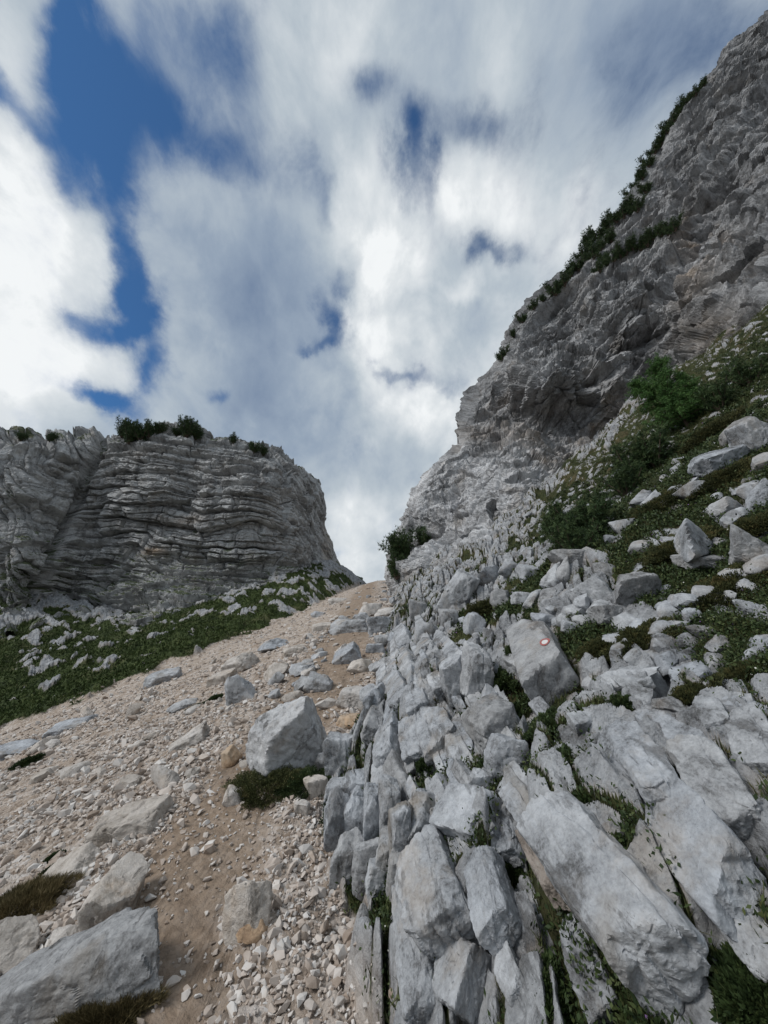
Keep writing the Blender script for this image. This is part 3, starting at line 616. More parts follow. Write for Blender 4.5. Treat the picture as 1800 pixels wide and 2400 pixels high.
def slab(p0, p1, w, label, thick=.6, lift=.35, name='rock_slab', cat='rock slab', mat=None, seed=None, tilt=0, extend=1.12, rough=1.0, group=None, kind='slab'):
    """long block lying on the bank between two places of the photograph"""
    SEED[0] += 1
    a, ta = hit(*p0); b, tb = hit(*p1); ax = b - a; Ln = np.linalg.norm(ax); k = (ta + tb) / 2 / FPX
    m = (a + b) / 2; n = gnormal(m[0], m[1]); W = w * k / 2 * 1.1; Th = W * thick * 1.1
    n = n + np.cross(n, ax / Ln) * math.tan(R(tilt)); B = basis(n, ax)
    return make_rock(m + B[2] * Th * lift, B, (Ln / 2 * extend, W, Th), seed or SEED[0], kind, sub_for(max(w, math.hypot(p1[0] - p0[0], p1[1] - p0[1]))), mat or M_rock, name, label, cat, group, rough)
# foreground slabs of the right bank
slab((1262, 1890), (1640, 2340), 190, 'largest pale limestone slab of the bank, running down to the lower right', .6, .45, tilt=-8, kind='box')
slab((1420, 1745), (1800, 2190), 140, 'long limestone slab right of the largest slab, reaching the frame edge', .6, .40, tilt=-10, kind='box')
slab((1485, 1755), (1595, 1925), 80, 'narrow rounded slab lying on the long slab near its upper end', .7, 1.1)
slab((1625, 1775), (1770, 1975), 120, 'knobbly limestone slab above the long slab, beside the green crack', .7, .6, kind='box')
slab((1530, 1690), (1670, 1750), 82, 'cracked wide slab with a flat top below the turf', .55, .5)
slab((1660, 1660), (1705, 1725), 56, 'short upright slab between two turf patches near the right edge', .7, .6)
slab((1745, 1690), (1830, 1850), 96, 'grey slab cut by the right edge of the frame above the knobbly slab', .6, .5)
slab((1245, 1940), (1335, 2140), 64, 'thin brownish slab wedged along the left of the largest slab', .9, .3, mat=mat_rock('brown_limestone', 3.0, .7, .06, light=(.42, .39, .36), mid=(.32, .28, .25), dark=(.15, .13, .11)))
slab((1125, 2000), (1215, 2240), 92, 'tilted slab beside the deep dark crack left of the purple flowers', .8, .5, kind='box')
slab((1245, 2100), (1305, 2260), 62, 'grey slab stump below the purple flowers', .8, .4)
slab((1015, 2000), (1085, 2240), 140, 'tall rounded block at the path side of the bank', .8, .5, kind='box')
slab((1090, 2225), (1120, 2400), 120, 'flat topped block at the bottom edge below the tall rounded block', .8, .5, kind='box')
slab((975, 2090), (1010, 2400), 90, 'fluted grey rock wall standing over the gravel at the bottom edge', .9, .35)
slab((1330, 2150), (1440, 2400), 84, 'shaded slab flank below the largest slab at the bottom edge', .8, .1)
slab((1680, 2090), (1860, 2330), 90, 'shadowed slab sloping down to the leafy corner at the lower right', .6, .3)
slab((1195, 2260), (1230, 2350), 58, 'small pointed slab in the crack at the bottom of the bank', .8, .6)
slab((1300, 2280), (1330, 2370), 60, 'worn hump of rock left of the largest slab near the bottom edge', .8, .3)
slab((1060, 1915), (1180, 1955), 118, 'blocky split ledge above the tall rounded block', .8, .4, kind='box')
slab((1008, 1890), (1000, 1990), 60, 'dark sided upright slab left of the blocky split ledge', 1.0, .6)
slab((1018, 1700), (1060, 1800), 95, 'grey hump with curved seams beside the upper gravel edge', .8, .5)
place(1199, 1772, 105, 105, 'angular pale boulder below the flat pale block on the bank', -10, depth=.9)
place(1176, 1692, 120, 105, 'flat faced pale block above the leafy hollow', 12, kind='block')
place(1216, 1856, 80, 62, 'rounded rock just above the largest slab')
place(1130, 1840, 60, 75, 'leaning grey rock between two leafy cracks', -25, kind='block')
place(1075, 1585, 58, 100, 'upright grey slab in the middle of the bank', 12, kind='slab', name='rock_slab', cat='rock slab', depth=.6)
place(1128, 1572, 62, 115, 'tall pale slab left of the painted block', -10, kind='slab', name='rock_slab', cat='rock slab', depth=.6)
place(1155, 1640, 42, 58, 'small pointed rock on top of the flat faced pale block', 20)
# block that carries the waymark
marked = slab((1262, 1512), (1312, 1650), 118, 'squared limestone block with a red and white painted ring', .95, .42, kind='box', name='marked_rock', cat='marked rock', seed=431, rough=.45)
place(1280, 1478, 92, 22, 'thin flat stone lying just above the painted block', 2, kind='slab', sink=.0, name='flat_stone', cat='stone')
def waymark():
    bpy.context.view_layer.update(); me = marked.data
    bvh = BVHTree.FromPolygons([marked.matrix_world @ v.co for v in me.vertices], [p.vertices[:] for p in me.polygons])
    def cast(px, py):
        d = Vector(ray(px, py)).normalized(); return bvh.ray_cast(Vector((0, 0, EYE)), d)
    h0 = cast(1277, 1505)
    if h0[0] is None: h0 = cast(1277, 1530)
    n = h0[1].normalized(); c = h0[0]; k = (c - Vector((0, 0, EYE))).length / FPX
    nn = (n + (Vector((0, 0, EYE)) - c).normalized() * .6).normalized(); x = Vector((1, 0, 0)); x = (x - nn * x.dot(nn)).normalized(); y = nn.cross(x)
    inv = marked.matrix_world.inverted()
    def ring(r0, r1, name, mat, off, lab):
        V = []; Fs = []; na, nr = 48, 5
        for j in range(nr):
            for i in range(na):
                a = 2 * math.pi * i / na; r = (r0 + (r1 - r0) * j / (nr - 1)) * k * (1 + .05 * math.sin(3 * a + 1) * (j / (nr - 1)))
                q = c + x * (r * math.cos(a)) + y * (r * math.sin(a)); hh = bvh.ray_cast(q + nn * .2, -nn)
                q = hh[0] + nn * off if hh[0] is not None else q
                V.append((inv @ q)[:])
        for j in range(nr - 1):
            for i in range(na): Fs.append((j * na + i, j * na + (i + 1) % na, (j + 1) * na + (i + 1) % na, (j + 1) * na + i))
        o = mesh_np(name, V, Fs, mat, parent=marked); o['label'] = lab; return o
    ring(6.6, 10.6, 'painted_ring', M_red, .004, 'red painted ring of the waymark')
    ring(.05, 6.8, 'painted_dot', M_white, .003, 'white painted centre of the waymark')
waymark()
# boulders in the turf of the right slope
for (px, py, w, h, lab, kw) in [
    (1414, 1388, 92, 72, 'rounded boulder with a brown side, left of the twin pair above the painted block', {}),
    (1506, 1374, 88, 84, 'blocky boulder, right of the twin pair above the painted block', dict(kind='block')),
    (1635, 1270, 80, 60, 'pale boulder between two dark heath cushions', {}),
    (1543, 1540, 58, 40, 'flat pale rock in the turf right of the painted block', {}),
    (1623, 1540, 54, 42, 'pointed pale rock in the turf', dict(roll=18)),
    (1650, 1588, 104, 60, 'wide wedge boulder with a dark undercut in the turf', dict(roll=-8, kind='block')),
    (1697, 1508, 50, 40, 'well rounded stone in the turf near the right edge', {}),
    (1622, 1500, 44, 34, 'grey rounded stone left of the well rounded stone', {}),
    (1463, 1600, 84, 66, 'rough pale boulder beside the green tuft', {}),
    (1600, 1465, 54, 28, 'low pale rock under the large heath cushion', {}),
    (1663, 1477, 64, 28, 'long low pale rock under the large heath cushion', {}),
    (1780, 1534, 46, 38, 'grey stone at the right edge beside the well rounded stone', {}),
    (1784, 1662, 50, 46, 'pale stone at the right edge above the edge slab', {}),
    (1669, 1311, 92, 30, 'long white rock half buried above the large heath cushion', dict(kind='slab')),
    (1782, 1285, 76, 66, 'big pale boulder at the right edge beside the large heath cushion', {}),
    (1640, 1145, 52, 46, 'pale rock alone on the grassy upper slope', {}),
    (1697, 1073, 100, 58, 'long tilted pale block high on the grassy slope', dict(roll=25, kind='slab')),
    (1735, 1010, 60, 52, 'rounded rock above the long tilted block', {}),
    (1782, 1020, 80, 110, 'tall pale rock at the right edge high on the slope', dict(kind='block', depth=.7)),
    (1517, 1170, 50, 40, 'pale rock beside the dark dwarf pines', {}),
    (1468, 1230, 42, 42, 'small round pale rock in dark heath', {}),
    (1709, 1196, 82, 40, 'crumbling white rock in heath near the right edge', {}),
    (1434, 1262, 26, 28, 'tiny pale rock left of the round rock in heath', {}),
    (1795, 1165, 44, 70, 'white rock at the right edge below the tall pale rock', {}),
    (1331, 1344, 34, 40, 'narrow pale rock left of the twin boulders', {}),
    (1302, 1364, 52, 34, 'flat sided rock on the bank left of the twin boulders', {}),
    (1382, 1454, 58, 30, 'low white rock under the left twin boulder', {}),
    (1445, 1437, 80, 44, 'broad white rock under the twin boulders', dict(kind='slab')),
    (1285, 1451, 60, 32, 'low grey rock above the thin flat stone', {}),
    (1085, 1380, 60, 105, 'tall smooth slab leaning on the flank above the path', dict(kind='slab', roll=-30, depth=.5)),
    (1345, 1300, 70, 46, 'stepped white rock above the turf seam', dict(kind='block')),
    (1425, 1330, 60, 34, 'white rock just above the left twin boulder', {}),
    (1567, 1420, 44, 26, 'small rock against the left end of the large heath cushion', {}),
    (1520, 1600, 40, 34, 'small grey rock right of the green tuft', {}),
    (1378, 1690, 70, 44, 'rubble covered rock below the painted block', {}),
    (1575, 1650, 60, 28, 'low rock under the wide wedge boulder', {})]:
    kw = dict(kw); place(px, py, w, h, lab, **kw)
# left foreground
def lp(*a, **k): return place(*a, mat=k.pop('mat', M_rockpale), **k)
place(677, 1740, 186, 178, 'largest white boulder, sitting on a grass tuft beside the path', -25, depth=.85, seed=911, sink=.12, rough=.9, mat=M_rockwhite)
lp(292, 1940, 165, 56, 'flat pale slab lying on the scree left of the path', roll=12, kind='slab', name='flat_rock', cat='rock', depth=.6)
lp(243, 2135, 108, 104, 'pale square block above the long slab at the left', roll=-8, kind='block', depth=.8)
place(150, 2325, 370, 130, 'long rough grey slab at the lower left corner', 20, kind='slab', name='rock_slab', cat='rock slab', depth=.42, sink=.1, seed=333)
lp(575, 2130, 92, 112, 'upright pale shard standing in the middle of the path', roll=-18, kind='block', depth=.4, name='stone_shard', cat='stone')
place(598, 2182, 60, 42, 'brown stone under the upright pale shard', mat=M_rockorange, name='stone', cat='stone')
lp(547, 1869, 44, 38, 'square white stone on the path above the shard', kind='block', name='stone', cat='stone')
lp(707, 1895, 40, 32, 'white stone at the foot of the largest boulder', kind='block', name='stone', cat='stone')
lp(438, 1737, 84, 34, 'flat tilted grey stone on the scree above the flat pale slab', roll=28, kind='slab', name='stone', cat='stone')
place(564, 1625, 62, 58, 'white angular boulder on the scree beyond the largest boulder', 22, kind='block')
place(825, 1694, 70, 32, 'orange tinted flat stone beside the upper gravel', 4, mat=M_rockorange, name='stone', cat='stone')
place(806, 1776, 62, 120, 'standing split rock between the largest boulder and the gravel strip', 6, kind='slab', depth=.7)
place(764, 1785, 40, 46, 'small grey rock against the right side of the largest boulder')
place(745, 1848, 52, 60, 'pale split stone under the standing split rock', 25, kind='block', mat=M_rockpale)
place(538, 1776, 46, 60, 'brownish rock at the left of the largest boulder', mat=M_rockorange)
lp(34, 2228, 80, 70, 'rounded beige boulder at the left edge above the long slab', depth=.8)
lp(137, 2206, 66, 32, 'small rough stone between the beige boulder and the square block', name='stone', cat='stone')
place(28, 1762, 84, 28, 'low grey rock at the left edge beside the dark plant', 4, kind='slab')
lp(298, 1836, 52, 20, 'low white stone on the scree above the flat pale slab', kind='slab', name='stone', cat='stone')
place(155, 1707, 90, 24, 'flat grey rock near the meadow edge at the left', 12, kind='slab')
lp(125, 2068, 150, 46, 'white ledge stone behind the square block at the left', roll=28, kind='slab', depth=.5)
# rocks along the upper path
for i, (px, py, w, h, roll, lab) in enumerate([
    (378, 1591, 76, 32, 14, 'grey flat rock on the meadow edge of the scree'), (561, 1557, 74, 42, 22, 'split grey rock in the row along the meadow edge'),
    (638, 1514, 68, 24, 8, 'long pale rock highest in the row along the meadow edge'), (687, 1526, 50, 20, 12, 'dark grey stone below the long pale rock'),
    (813, 1540, 64, 38, 15, 'grey boulder left of the pair on the upper path'), (846, 1562, 52, 34, -8, 'pale boulder right of the pair on the upper path'),
    (745, 1606, 66, 38, -10, 'grey rock in the middle of the upper path'), (825, 1637, 66, 46, 12, 'blocky rock above the orange tinted stone'),
    (870, 1623, 50, 30, 10, 'pale rock beside the blocky rock on the upper path'), (756, 1471, 50, 20, 6, 'pale flat rock left of the great slab near the pass'),
    (819, 1468, 88, 36, 0, 'great flat slab lying across the path near the pass'), (862, 1432, 50, 36, 35, 'triangular grey rock above the great slab'),
    (893, 1467, 62, 46, 0, 'pale square boulder right of the great slab'), (905, 1438, 46, 26, 15, 'grey rock above the pale square boulder'),
    (424, 1654, 62, 22, 16, 'low white stone on the scree below the meadow edge'), (515, 1591, 60, 26, 18, 'pale rock in the row along the meadow edge'),
    (910, 1557, 56, 28, 5, 'pale flat rock where the path meets the bank'), (768, 1650, 42, 24, 0, 'small brown grey rock on the upper path'),
    (880, 1520, 40, 22, -6, 'small pale rock on the right side of the upper path'), (722, 1578, 34, 20, 10, 'small white rock on the left side of the upper path'),
    (905, 1500, 44, 26, 0, 'brownish rock against the bank below the pale square boulder'), (790, 1408, 40, 14, 0, 'pale rock on the grassy rise below the pass'), (745, 1440, 30, 16, 0, 'white rock beside the thin upper trail')]):
    place(px, py, w, h, lab, roll=roll, kind=('slab', 'block', 'boulder')[i % 3], mat=(M_rock, M_rockpale)[i % 2], name='rock', cat='rock', sink=.15)
# broken columns of the outcrop beside the gravel
COL_LABELS = ['leftmost top block of the cracked outcrop beside the gravel', 'top block of the cracked outcrop, right of its leftmost top block', 'left column of the cracked outcrop, under its leftmost top block', 'second column of the cracked outcrop counted from the gravel',
              'third column of the cracked outcrop counted from the gravel', 'fourth column of the cracked outcrop counted from the gravel', 'lowest left block of the cracked outcrop at the gravel edge', 'low middle block at the foot of the cracked outcrop', 'block under the third column of the cracked outcrop',
              'rightmost tall column of the cracked outcrop against the bank', 'small foot block at the bottom of the cracked outcrop', 'foot block under the rightmost tall column of the cracked outcrop']
SMALL_LABELS = ['grey rib at the gravel edge level with the largest boulder', 'grey rib left of the hump with curved seams', 'thin grey block at the gravel edge just above the grey rib', 'stout block between thin edge block and tall bank slabs', 'narrow rib left of the flat faced pale block', 'tall narrow block under the upright grey slab', 'small block on the gravel edge right of the orange tinted stone', 'small squat block inward from the gravel edge above the ribs',
                'grey block just above the cracked outcrop', 'leaning rib between the cracked outcrop and the dark sided slab', 'grey block left of the angular pale boulder', 'broken block above the small brown green tuft', 'small block left of the broken block by the brown green tuft', 'sharp block under the round olive heath tuft', 'grey block beside the small shrub at the bank foot', 'small block at the path edge below the small shrub', 'pale block right of the round olive heath tuft', 'grey block at the foot of the bare flank above the painted block',
                'block left of the round olive heath tuft', 'low wide block above the grey rock over the painted block', 'pale block between narrow turf seam and twin boulders', 'upright block on the bare flank left of the turf seam', 'small rock on the turf seam above the painted block', 'block against the path opposite the great flat slab', 'thin block touching the left side of the painted block', 'grey block under the angular pale boulder', 'dark block left of the blocky split ledge', 'tiny block at the gravel edge right of the upper path', 'small rock in the leafy hollow below the painted block', 'flat small rock behind the painted block on its right']
cols = [(800, 1862, 60, 50), (850, 1850, 60, 60), (800, 1935, 50, 110), (845, 1925, 44, 120), (888, 1915, 42, 120), (925, 1900, 40, 120), (822, 2020, 60, 90), (870, 2030, 60, 90), (915, 2010, 46, 90), (955, 1960, 44, 120), (900, 2060, 60, 60), (945, 2040, 46, 80)]
for i, (px, py, w, h) in enumerate(cols):
    place(px, py, w * 1.12, h * 1.1, COL_LABELS[i], roll=random.uniform(-12, 12), kind='slab', name='rock_column', cat='rock', depth=.9, sink=.2, group='upright blocks of the cracked outcrop')
small = [(920, 1760, 70, 90), (975, 1740, 60, 90), (880, 1700, 44, 60), (930, 1690, 50, 70), (985, 1640, 50, 80), (1030, 1610, 44, 70), (890, 1640, 40, 50), (940, 1620, 46, 50), (900, 1830, 50, 60), (950, 1840, 50, 90), (1085, 1740, 50, 80), (1010, 1540, 44, 60), (960, 1560, 40, 50), (1050, 1520, 40, 60), (1000, 1480, 46, 50), (950, 1500, 40, 40), (1120, 1460, 50, 50), (1180, 1400, 50, 44), (1060, 1450, 44, 50), (1230, 1400, 46, 34), (1250, 1340, 50, 40), (1150, 1350, 50, 60), (1200, 1330, 40, 40), (985, 1430, 40, 50), (1215, 1560, 40, 60), (1105, 1800, 44, 70), (1040, 1860, 44, 60), (905, 1590, 34, 34), (1290, 1690, 44, 40), (1345, 1470, 44, 30)]
for i, (px, py, w, h) in enumerate(small):
    vx, vy = (px - 905) / 560, (py - 1335) / 560; L = h * .85; m = math.hypot(vx, vy) + 1e-6; vx, vy = vx / m * L, vy / m * L
    if py > 1490:
        slab((px - vx * .55, py - vy * .55), (px + vx * .75, py + vy * .75), w * 1.0, SMALL_LABELS[i], .85, .28, name='rock', cat='rock', kind='box', tilt=random.uniform(-18, 12), group='blocks of the broken middle bank'); continue
    place(px, py, w, h, SMALL_LABELS[i], roll=random.uniform(-30, 20), kind=('slab', 'block')[i % 2], name='rock', cat='rock', depth=.8, group='blocks of the broken middle bank')
rgr = np.random.default_rng(88)
for i in range(90):
    py = rgr.uniform(1440, 1990); px = rgr.uniform(905 if py < 1820 else 960, 1110 + (py - 1440) * .30)
    vx, vy = px - 905, py - 1335; m = math.hypot(vx, vy); L = rgr.uniform(24, 54) * (.5 + (py - 1440) / 700); vx, vy = vx / m * L, vy / m * L
    slab((px - vx, py - vy), (px + vx, py + vy), L * rgr.uniform(.50, .85), 'narrow limestone rib standing in the broken bank beside the gravel', .9, rgr.uniform(.05, .35), name='rock_rib', cat='rock rib', kind=('box', 'slab')[i % 2], tilt=rgr.uniform(-20, 14), group='narrow ribs of the broken bank')
def scatter_rocks(n, zone, group, label, mats, smin, smax, seed):
    rg = np.random.default_rng(seed); k = 0; protos = []
    for i in range(8):
        V, F = rock_shape((1, .75, .55), seed * 31 + i, ('boulder', 'block')[i % 2], 3)
        o = mesh_np('rock', V, F, mats[i % len(mats)], smooth_sh=True); 
        try: o.data.set_sharp_from_angle(angle=R(38))
        except Exception: pass
        protos.append(o.data); bpy.data.objects.remove(o)
    tries = 0
    while k < n and tries < 6000:
        tries += 1; px, py = zone(rg)
        p, t = hit(px, py)
        if t > 55 or any(np.linalg.norm(p - q) < s * .9 for q, s in ROCKS): continue
        s = (smin + (smax - smin) * rg.random() ** 2.5) / 2; s = min(s, 34 * t / FPX)
        if s * FPX / t < 3.4: s = 3.4 * t / FPX
        nrm = gnormal(p[0], p[1]); a = rg.random() * 6.28
        B = basis(nrm + rg.normal(0, .25, 3), np.array([math.cos(a), math.sin(a), 0]))
        o = bpy.data.objects.new('rock', protos[int(rg.integers(8))]); sc.collection.objects.link(o)
        M = Matrix([list(B[0] * s * rg.uniform(.8, 1.2)), list(B[1] * s * rg.uniform(.8, 1.2)), list(B[2] * s * rg.uniform(.7, 1.3))]).transposed().to_4x4(); M.translation = Vector(p + B[2] * s * .15); o.matrix_world = M
        tag(o, label, 'rock', group); ROCKS.append((p, s)); k += 1
scatter_rocks(75, lambda g: (g.uniform(1200, 1800), g.uniform(1080, 1680)), 'small rocks in the turf of the right slope', 'small pale rock half sunk in the turf of the right slope', [M_rock], .10, .35, 3)
scatter_rocks(90, lambda g: ((lambda y: (g.uniform(max(620, 880 - (y - 1350) * 1.1), 925), y))(1352 + 290 * g.random() ** 1.5)), 'loose rocks on the upper path', 'loose pale rock on the upper path between meadow and bank', [M_rockpale, M_rock], .12, .5, 4)
scatter_rocks(35, lambda g: ((lambda x: (x, g.uniform(1715 - x * .37 + 20, 1860)))(g.uniform(0, 640))), 'loose stones on the open scree', 'loose stone on the open scree left of the path', [M_rockpale], .10, .3, 5)

# ------------------------------------------------------------------ gravel
def scatter_gravel():
    rg = np.random.default_rng(21); T = []
    for i in range(14):
        bm = bmesh.new()
        for _ in range(13):
            v = rg.normal(size=3); v /= np.linalg.norm(v); v *= rg.uniform(.8, 1.1); bm.verts.new(v * np.array([1, .78, .58]))
        r = bmesh.ops.convex_hull(bm, input=bm.verts); bmesh.ops.delete(bm, geom=list({g for g in list(r['geom_interior']) + list(r['geom_unused']) if isinstance(g, bmesh.types.BMVert)}), context='VERTS')
        bmesh.ops.triangulate(bm, faces=bm.faces); bm.verts.ensure_lookup_table(); bm.verts.index_update()
        T.append((np.array([v.co[:] for v in bm.verts]), np.array([[v.index for v in f.verts] for f in bm.faces]))); bm.free()
    VV = []; FF = []; TT = []; base = 0
    for (s, ymax, dens, sj) in ((.010, 3.6, 2600, .4), (.017, 7, 900, .4), (.030, 12, 160, .4), (.044, 24, 22, .35), (.06, 42, 4.5, .4)):
        xm = ymax * 1.1 + .8; area = 2 * xm * ymax; n = int(area * dens)
        n = min(n, 900000); x = rg.uniform(-xm, 1.6, int(n * (xm + 1.6) / (2 * xm))); y = rg.uniform(.9, ymax, len(x))
        k = (np.abs(x) < 1.12 * y + .3); x, y = x[k], y[k]
        z, r, md = base_h(x, y); k = (r < .06) & (md < .2); x, y = x[k], y[k]
        keep = []
        h, A = ground(x, y, False)
        dn = 1 - .88 * A['trail'] - .6 * sst(A['big'], -.05, .25) * (A['r'] < -1.9)
        dn = dn * np.clip(.62 + .5 * (1 - sst(y, 3.5, 6)) * (A['r'] > -1.9) + 1.1 * fbm(np.stack([x, y, 0 * x], 1) * .8 + 60, 3), .25, 1)
        near = sst(A['r'], -1.0, -.35) * sst(y, 1.0, 3.5) * 0 + (A['r'] > -.9) * (y < 3.6)
        if s in (.033, ): dn = dn * (.55 + 1.6 * near)
        if s in (.055,): dn = dn * (.7 + 2.2 * near)
        dn = dn * (1 - sst(y, ymax * .75, ymax) * .6) * (1 - A['bank']) * (1 - A['mead'])
        k = rg.random(len(x)) < dn; x, y, h = x[k], y[k], h[k]; n = len(x)
        if s > .03:
            rp = np.array([q[0] for q in ROCKS if q[0][0] < 1.5]); 
        print('gravel', s, n)
        which = rg.integers(0, len(T), n); sz = np.minimum(s * np.exp(rg.normal(0, sj, n)), .016 * y + .006); rot = rg.normal(size=(n, 4)); rot /= np.linalg.norm(rot, axis=1)[:, None]
        q = rot; Rm = np.stack([1 - 2 * (q[:, 2] ** 2 + q[:, 3] ** 2), 2 * (q[:, 1] * q[:, 2] - q[:, 0] * q[:, 3]), 2 * (q[:, 1] * q[:, 3] + q[:, 0] * q[:, 2]), 2 * (q[:, 1] * q[:, 2] + q[:, 0] * q[:, 3]), 1 - 2 * (q[:, 1] ** 2 + q[:, 3] ** 2), 2 * (q[:, 2] * q[:, 3] - q[:, 0] * q[:, 1]), 2 * (q[:, 1] * q[:, 3] - q[:, 0] * q[:, 2]), 2 * (q[:, 2] * q[:, 3] + q[:, 0] * q[:, 1]), 1 - 2 * (q[:, 1] ** 2 + q[:, 2] ** 2)], 1).reshape(n, 3, 3)
        c = np.stack([x, y, h + sz * .35], 1); tint = rg.random(n)
        for i, (tv, tf) in enumerate(T):
            m = which == i; k = m.sum()
            if not k: continue
            v = np.einsum('nij,vj->nvi', Rm[m], tv) * sz[m][:, None, None]; v[:, :, 2] *= .8; v += c[m][:, None]
            VV.append(v.reshape(-1, 3)); FF.append((tf[None] + (np.arange(k) * len(tv))[:, None, None] + base).reshape(-1, 3)); TT.append(np.repeat(tint[m], len(tv))); base += k * len(tv)
    o = mesh_np('gravel', np.concatenate(VV), np.concatenate(FF), M_gravel, {'tint': np.concatenate(TT)}); tag(o, 'loose pinkish limestone gravel covering the scree and path edges', 'gravel', kind='stuff')

# ------------------------------------------------------------------ plants
def unit(v): return v / (np.linalg.norm(v, axis=-1, keepdims=True) + 1e-9)
def blades(C, D, L, W, rg):       # one thin triangle from C along D
    n = len(C); s = unit(np.cross(D, rg.normal(size=(n, 3)))) * (W[:, None] / 2)
    V = np.stack([C - s, C + s, C + D * L[:, None]], 1).reshape(-1, 3); return V, np.arange(3 * n).reshape(-1, 3)
def leaves(C, D, L, W, rg):       # folded leaf: two triangles
    n = len(C); s = unit(np.cross(D, rg.normal(size=(n, 3)))) * (W[:, None] / 2); m = C + D * (L * .45)[:, None]
    V = np.stack([C, m + s, C + D * L[:, None], m - s], 1).reshape(-1, 3); return V, np.arange(4 * n).reshape(-1, 4)
def tube(path, r0, r1, k=5):
    path = np.array(path); n = len(path); V = []; F = []
    for i in range(n):
        d = path[min(i + 1, n - 1)] - path[max(i - 1, 0)]; d = d / (np.linalg.norm(d) + 1e-9); a = np.cross(d, [.3, .9, .1]); a /= np.linalg.norm(a); b = np.cross(d, a); r = r0 + (r1 - r0) * i / (n - 1)
        for j in range(k): t = 6.283 * j / k; V.append(path[i] + r * (a * math.cos(t) + b * math.sin(t)))
    for i in range(n - 1):
        for j in range(k): F.append((i * k + j, i * k + (j + 1) % k, (i + 1) * k + (j + 1) % k, (i + 1) * k + j))
    return np.array(V), np.array(F)
def bush(loc, size, label, seed, name='dwarf_pine', cat='pine bush', group=None, mat=None, nbr=16, flat=1.0, lean=(0, 0), larch=False, tall=1.0):
    rg = np.random.default_rng(seed); VT = []; FT = []; base = 0; C = []; D = []
    for b in range(nbr):
        a = rg.random() * 6.283; out = rg.uniform(.25, 1.0); L = size * rg.uniform(.6, 1.05)
        path = [np.zeros(3)]; d = np.array([math.cos(a) * out + lean[0], math.sin(a) * out + lean[1], .75 * flat * tall]); d /= np.linalg.norm(d)
        for i in range(8):
            d = d + np.array([0, 0, .10 * flat]) + rg.normal(0, .10, 3); d /= np.linalg.norm(d); path.append(path[-1] + d * L / 8)
        v, f = tube(path, size * .022, size * .005, 4); VT.append(v); FT.append(f + base); base += len(v)
        path = np.array(path)
        tw = 10 if not larch else 16
        for i in range(2, 9):
            for _ in range(tw if i > 3 else tw // 2):
                s = unit(rg.normal(size=3) + np.array([0, 0, .5])); c = path[i] + s * size * rg.uniform(.02, .17 if not larch else .2); C.append(c); D.append(unit(s + np.array([0, 0, .6])))
    C = np.array(C); D = np.array(D); nn = 9; n = len(C) * nn
    CC = np.repeat(C, nn, 0) + rg.normal(0, size * .012, (n, 3)); DD = unit(np.repeat(D, nn, 0) + rg.normal(0, .65, (n, 3)))
    v, f = blades(CC, DD, size * rg.uniform(.05, .11, n), np.full(n, size * .016), rg); ti = np.repeat(rg.random(len(C)), nn).repeat(3)
    root = bpy.data.objects.new(name, None); link(root); root.empty_display_size = .1; root.location = loc
    mesh_np('foliage', v, f, mat or M_pine, {'tint': ti}, parent=root)
    vt = np.concatenate(VT); mesh_np('branches', vt, np.concatenate(FT), M_bark, {'tint': np.full(len(vt), .5)}, parent=root)
    tag(root, label, cat, group); return root
def cp_bush(src, loc, scale, rz, label, group=None):
    c = src.copy(); sc.collection.objects.link(c); c.location = loc; c.scale = (scale, scale, scale); c.rotation_euler = (0, 0, rz)
    for ch in src.children:
        d = ch.copy(); sc.collection.objects.link(d); d.parent = c; d.matrix_parent_inverse.identity()
    tag(c, label, None, group); return c
GL, GR = LC[2], RC[2]
def down(p, k=.3): return tuple(np.array(p) - np.array([0, 0, k]))
# left cliff crown
p1 = bush(down(cliff_point(GL, 300, 1030)), 2.5, 'dense dwarf pine clump at the left of the row on the left cliff top', 51, group='dwarf pines on the left cliff top', tall=1.3)
for i, (px, py, s, lab) in enumerate([(283, 1022, .9, 'tall feathery pine tip beside the gully on the left cliff top'), (328, 1024, .95, 'feathery pine in the middle of the row on the left cliff top'), (352, 1016, .7, 'low pine just left of the highest point of the left cliff'),
                                   (372, 1008, .6, 'tiny pine next to the highest point of the left cliff'), (438, 1018, 1.0, 'rounded pine right of the highest point of the left cliff'), (462, 1024, .6, 'small pine trailing right of the rounded pine'), (415, 1014, .5, 'tiny pine left of the rounded pine'),
                                   (545, 1034, .5, 'small pine on the falling right shoulder of the left cliff'), (600, 1056, .6, 'low pine on the grassy shoulder ledge of the left cliff'), (622, 1064, .5, 'lowest pine of the grassy shoulder ledge of the left cliff'), (118, 1026, .45, 'small bush left of the gully on the left cliff top'), (55, 1026, .4, 'tiny bush at the far left of the left cliff top')]):
    cp_bush(p1, down(cliff_point(GL, px, py), .25), s, i * 1.3, lab, 'dwarf pines on the left cliff top')
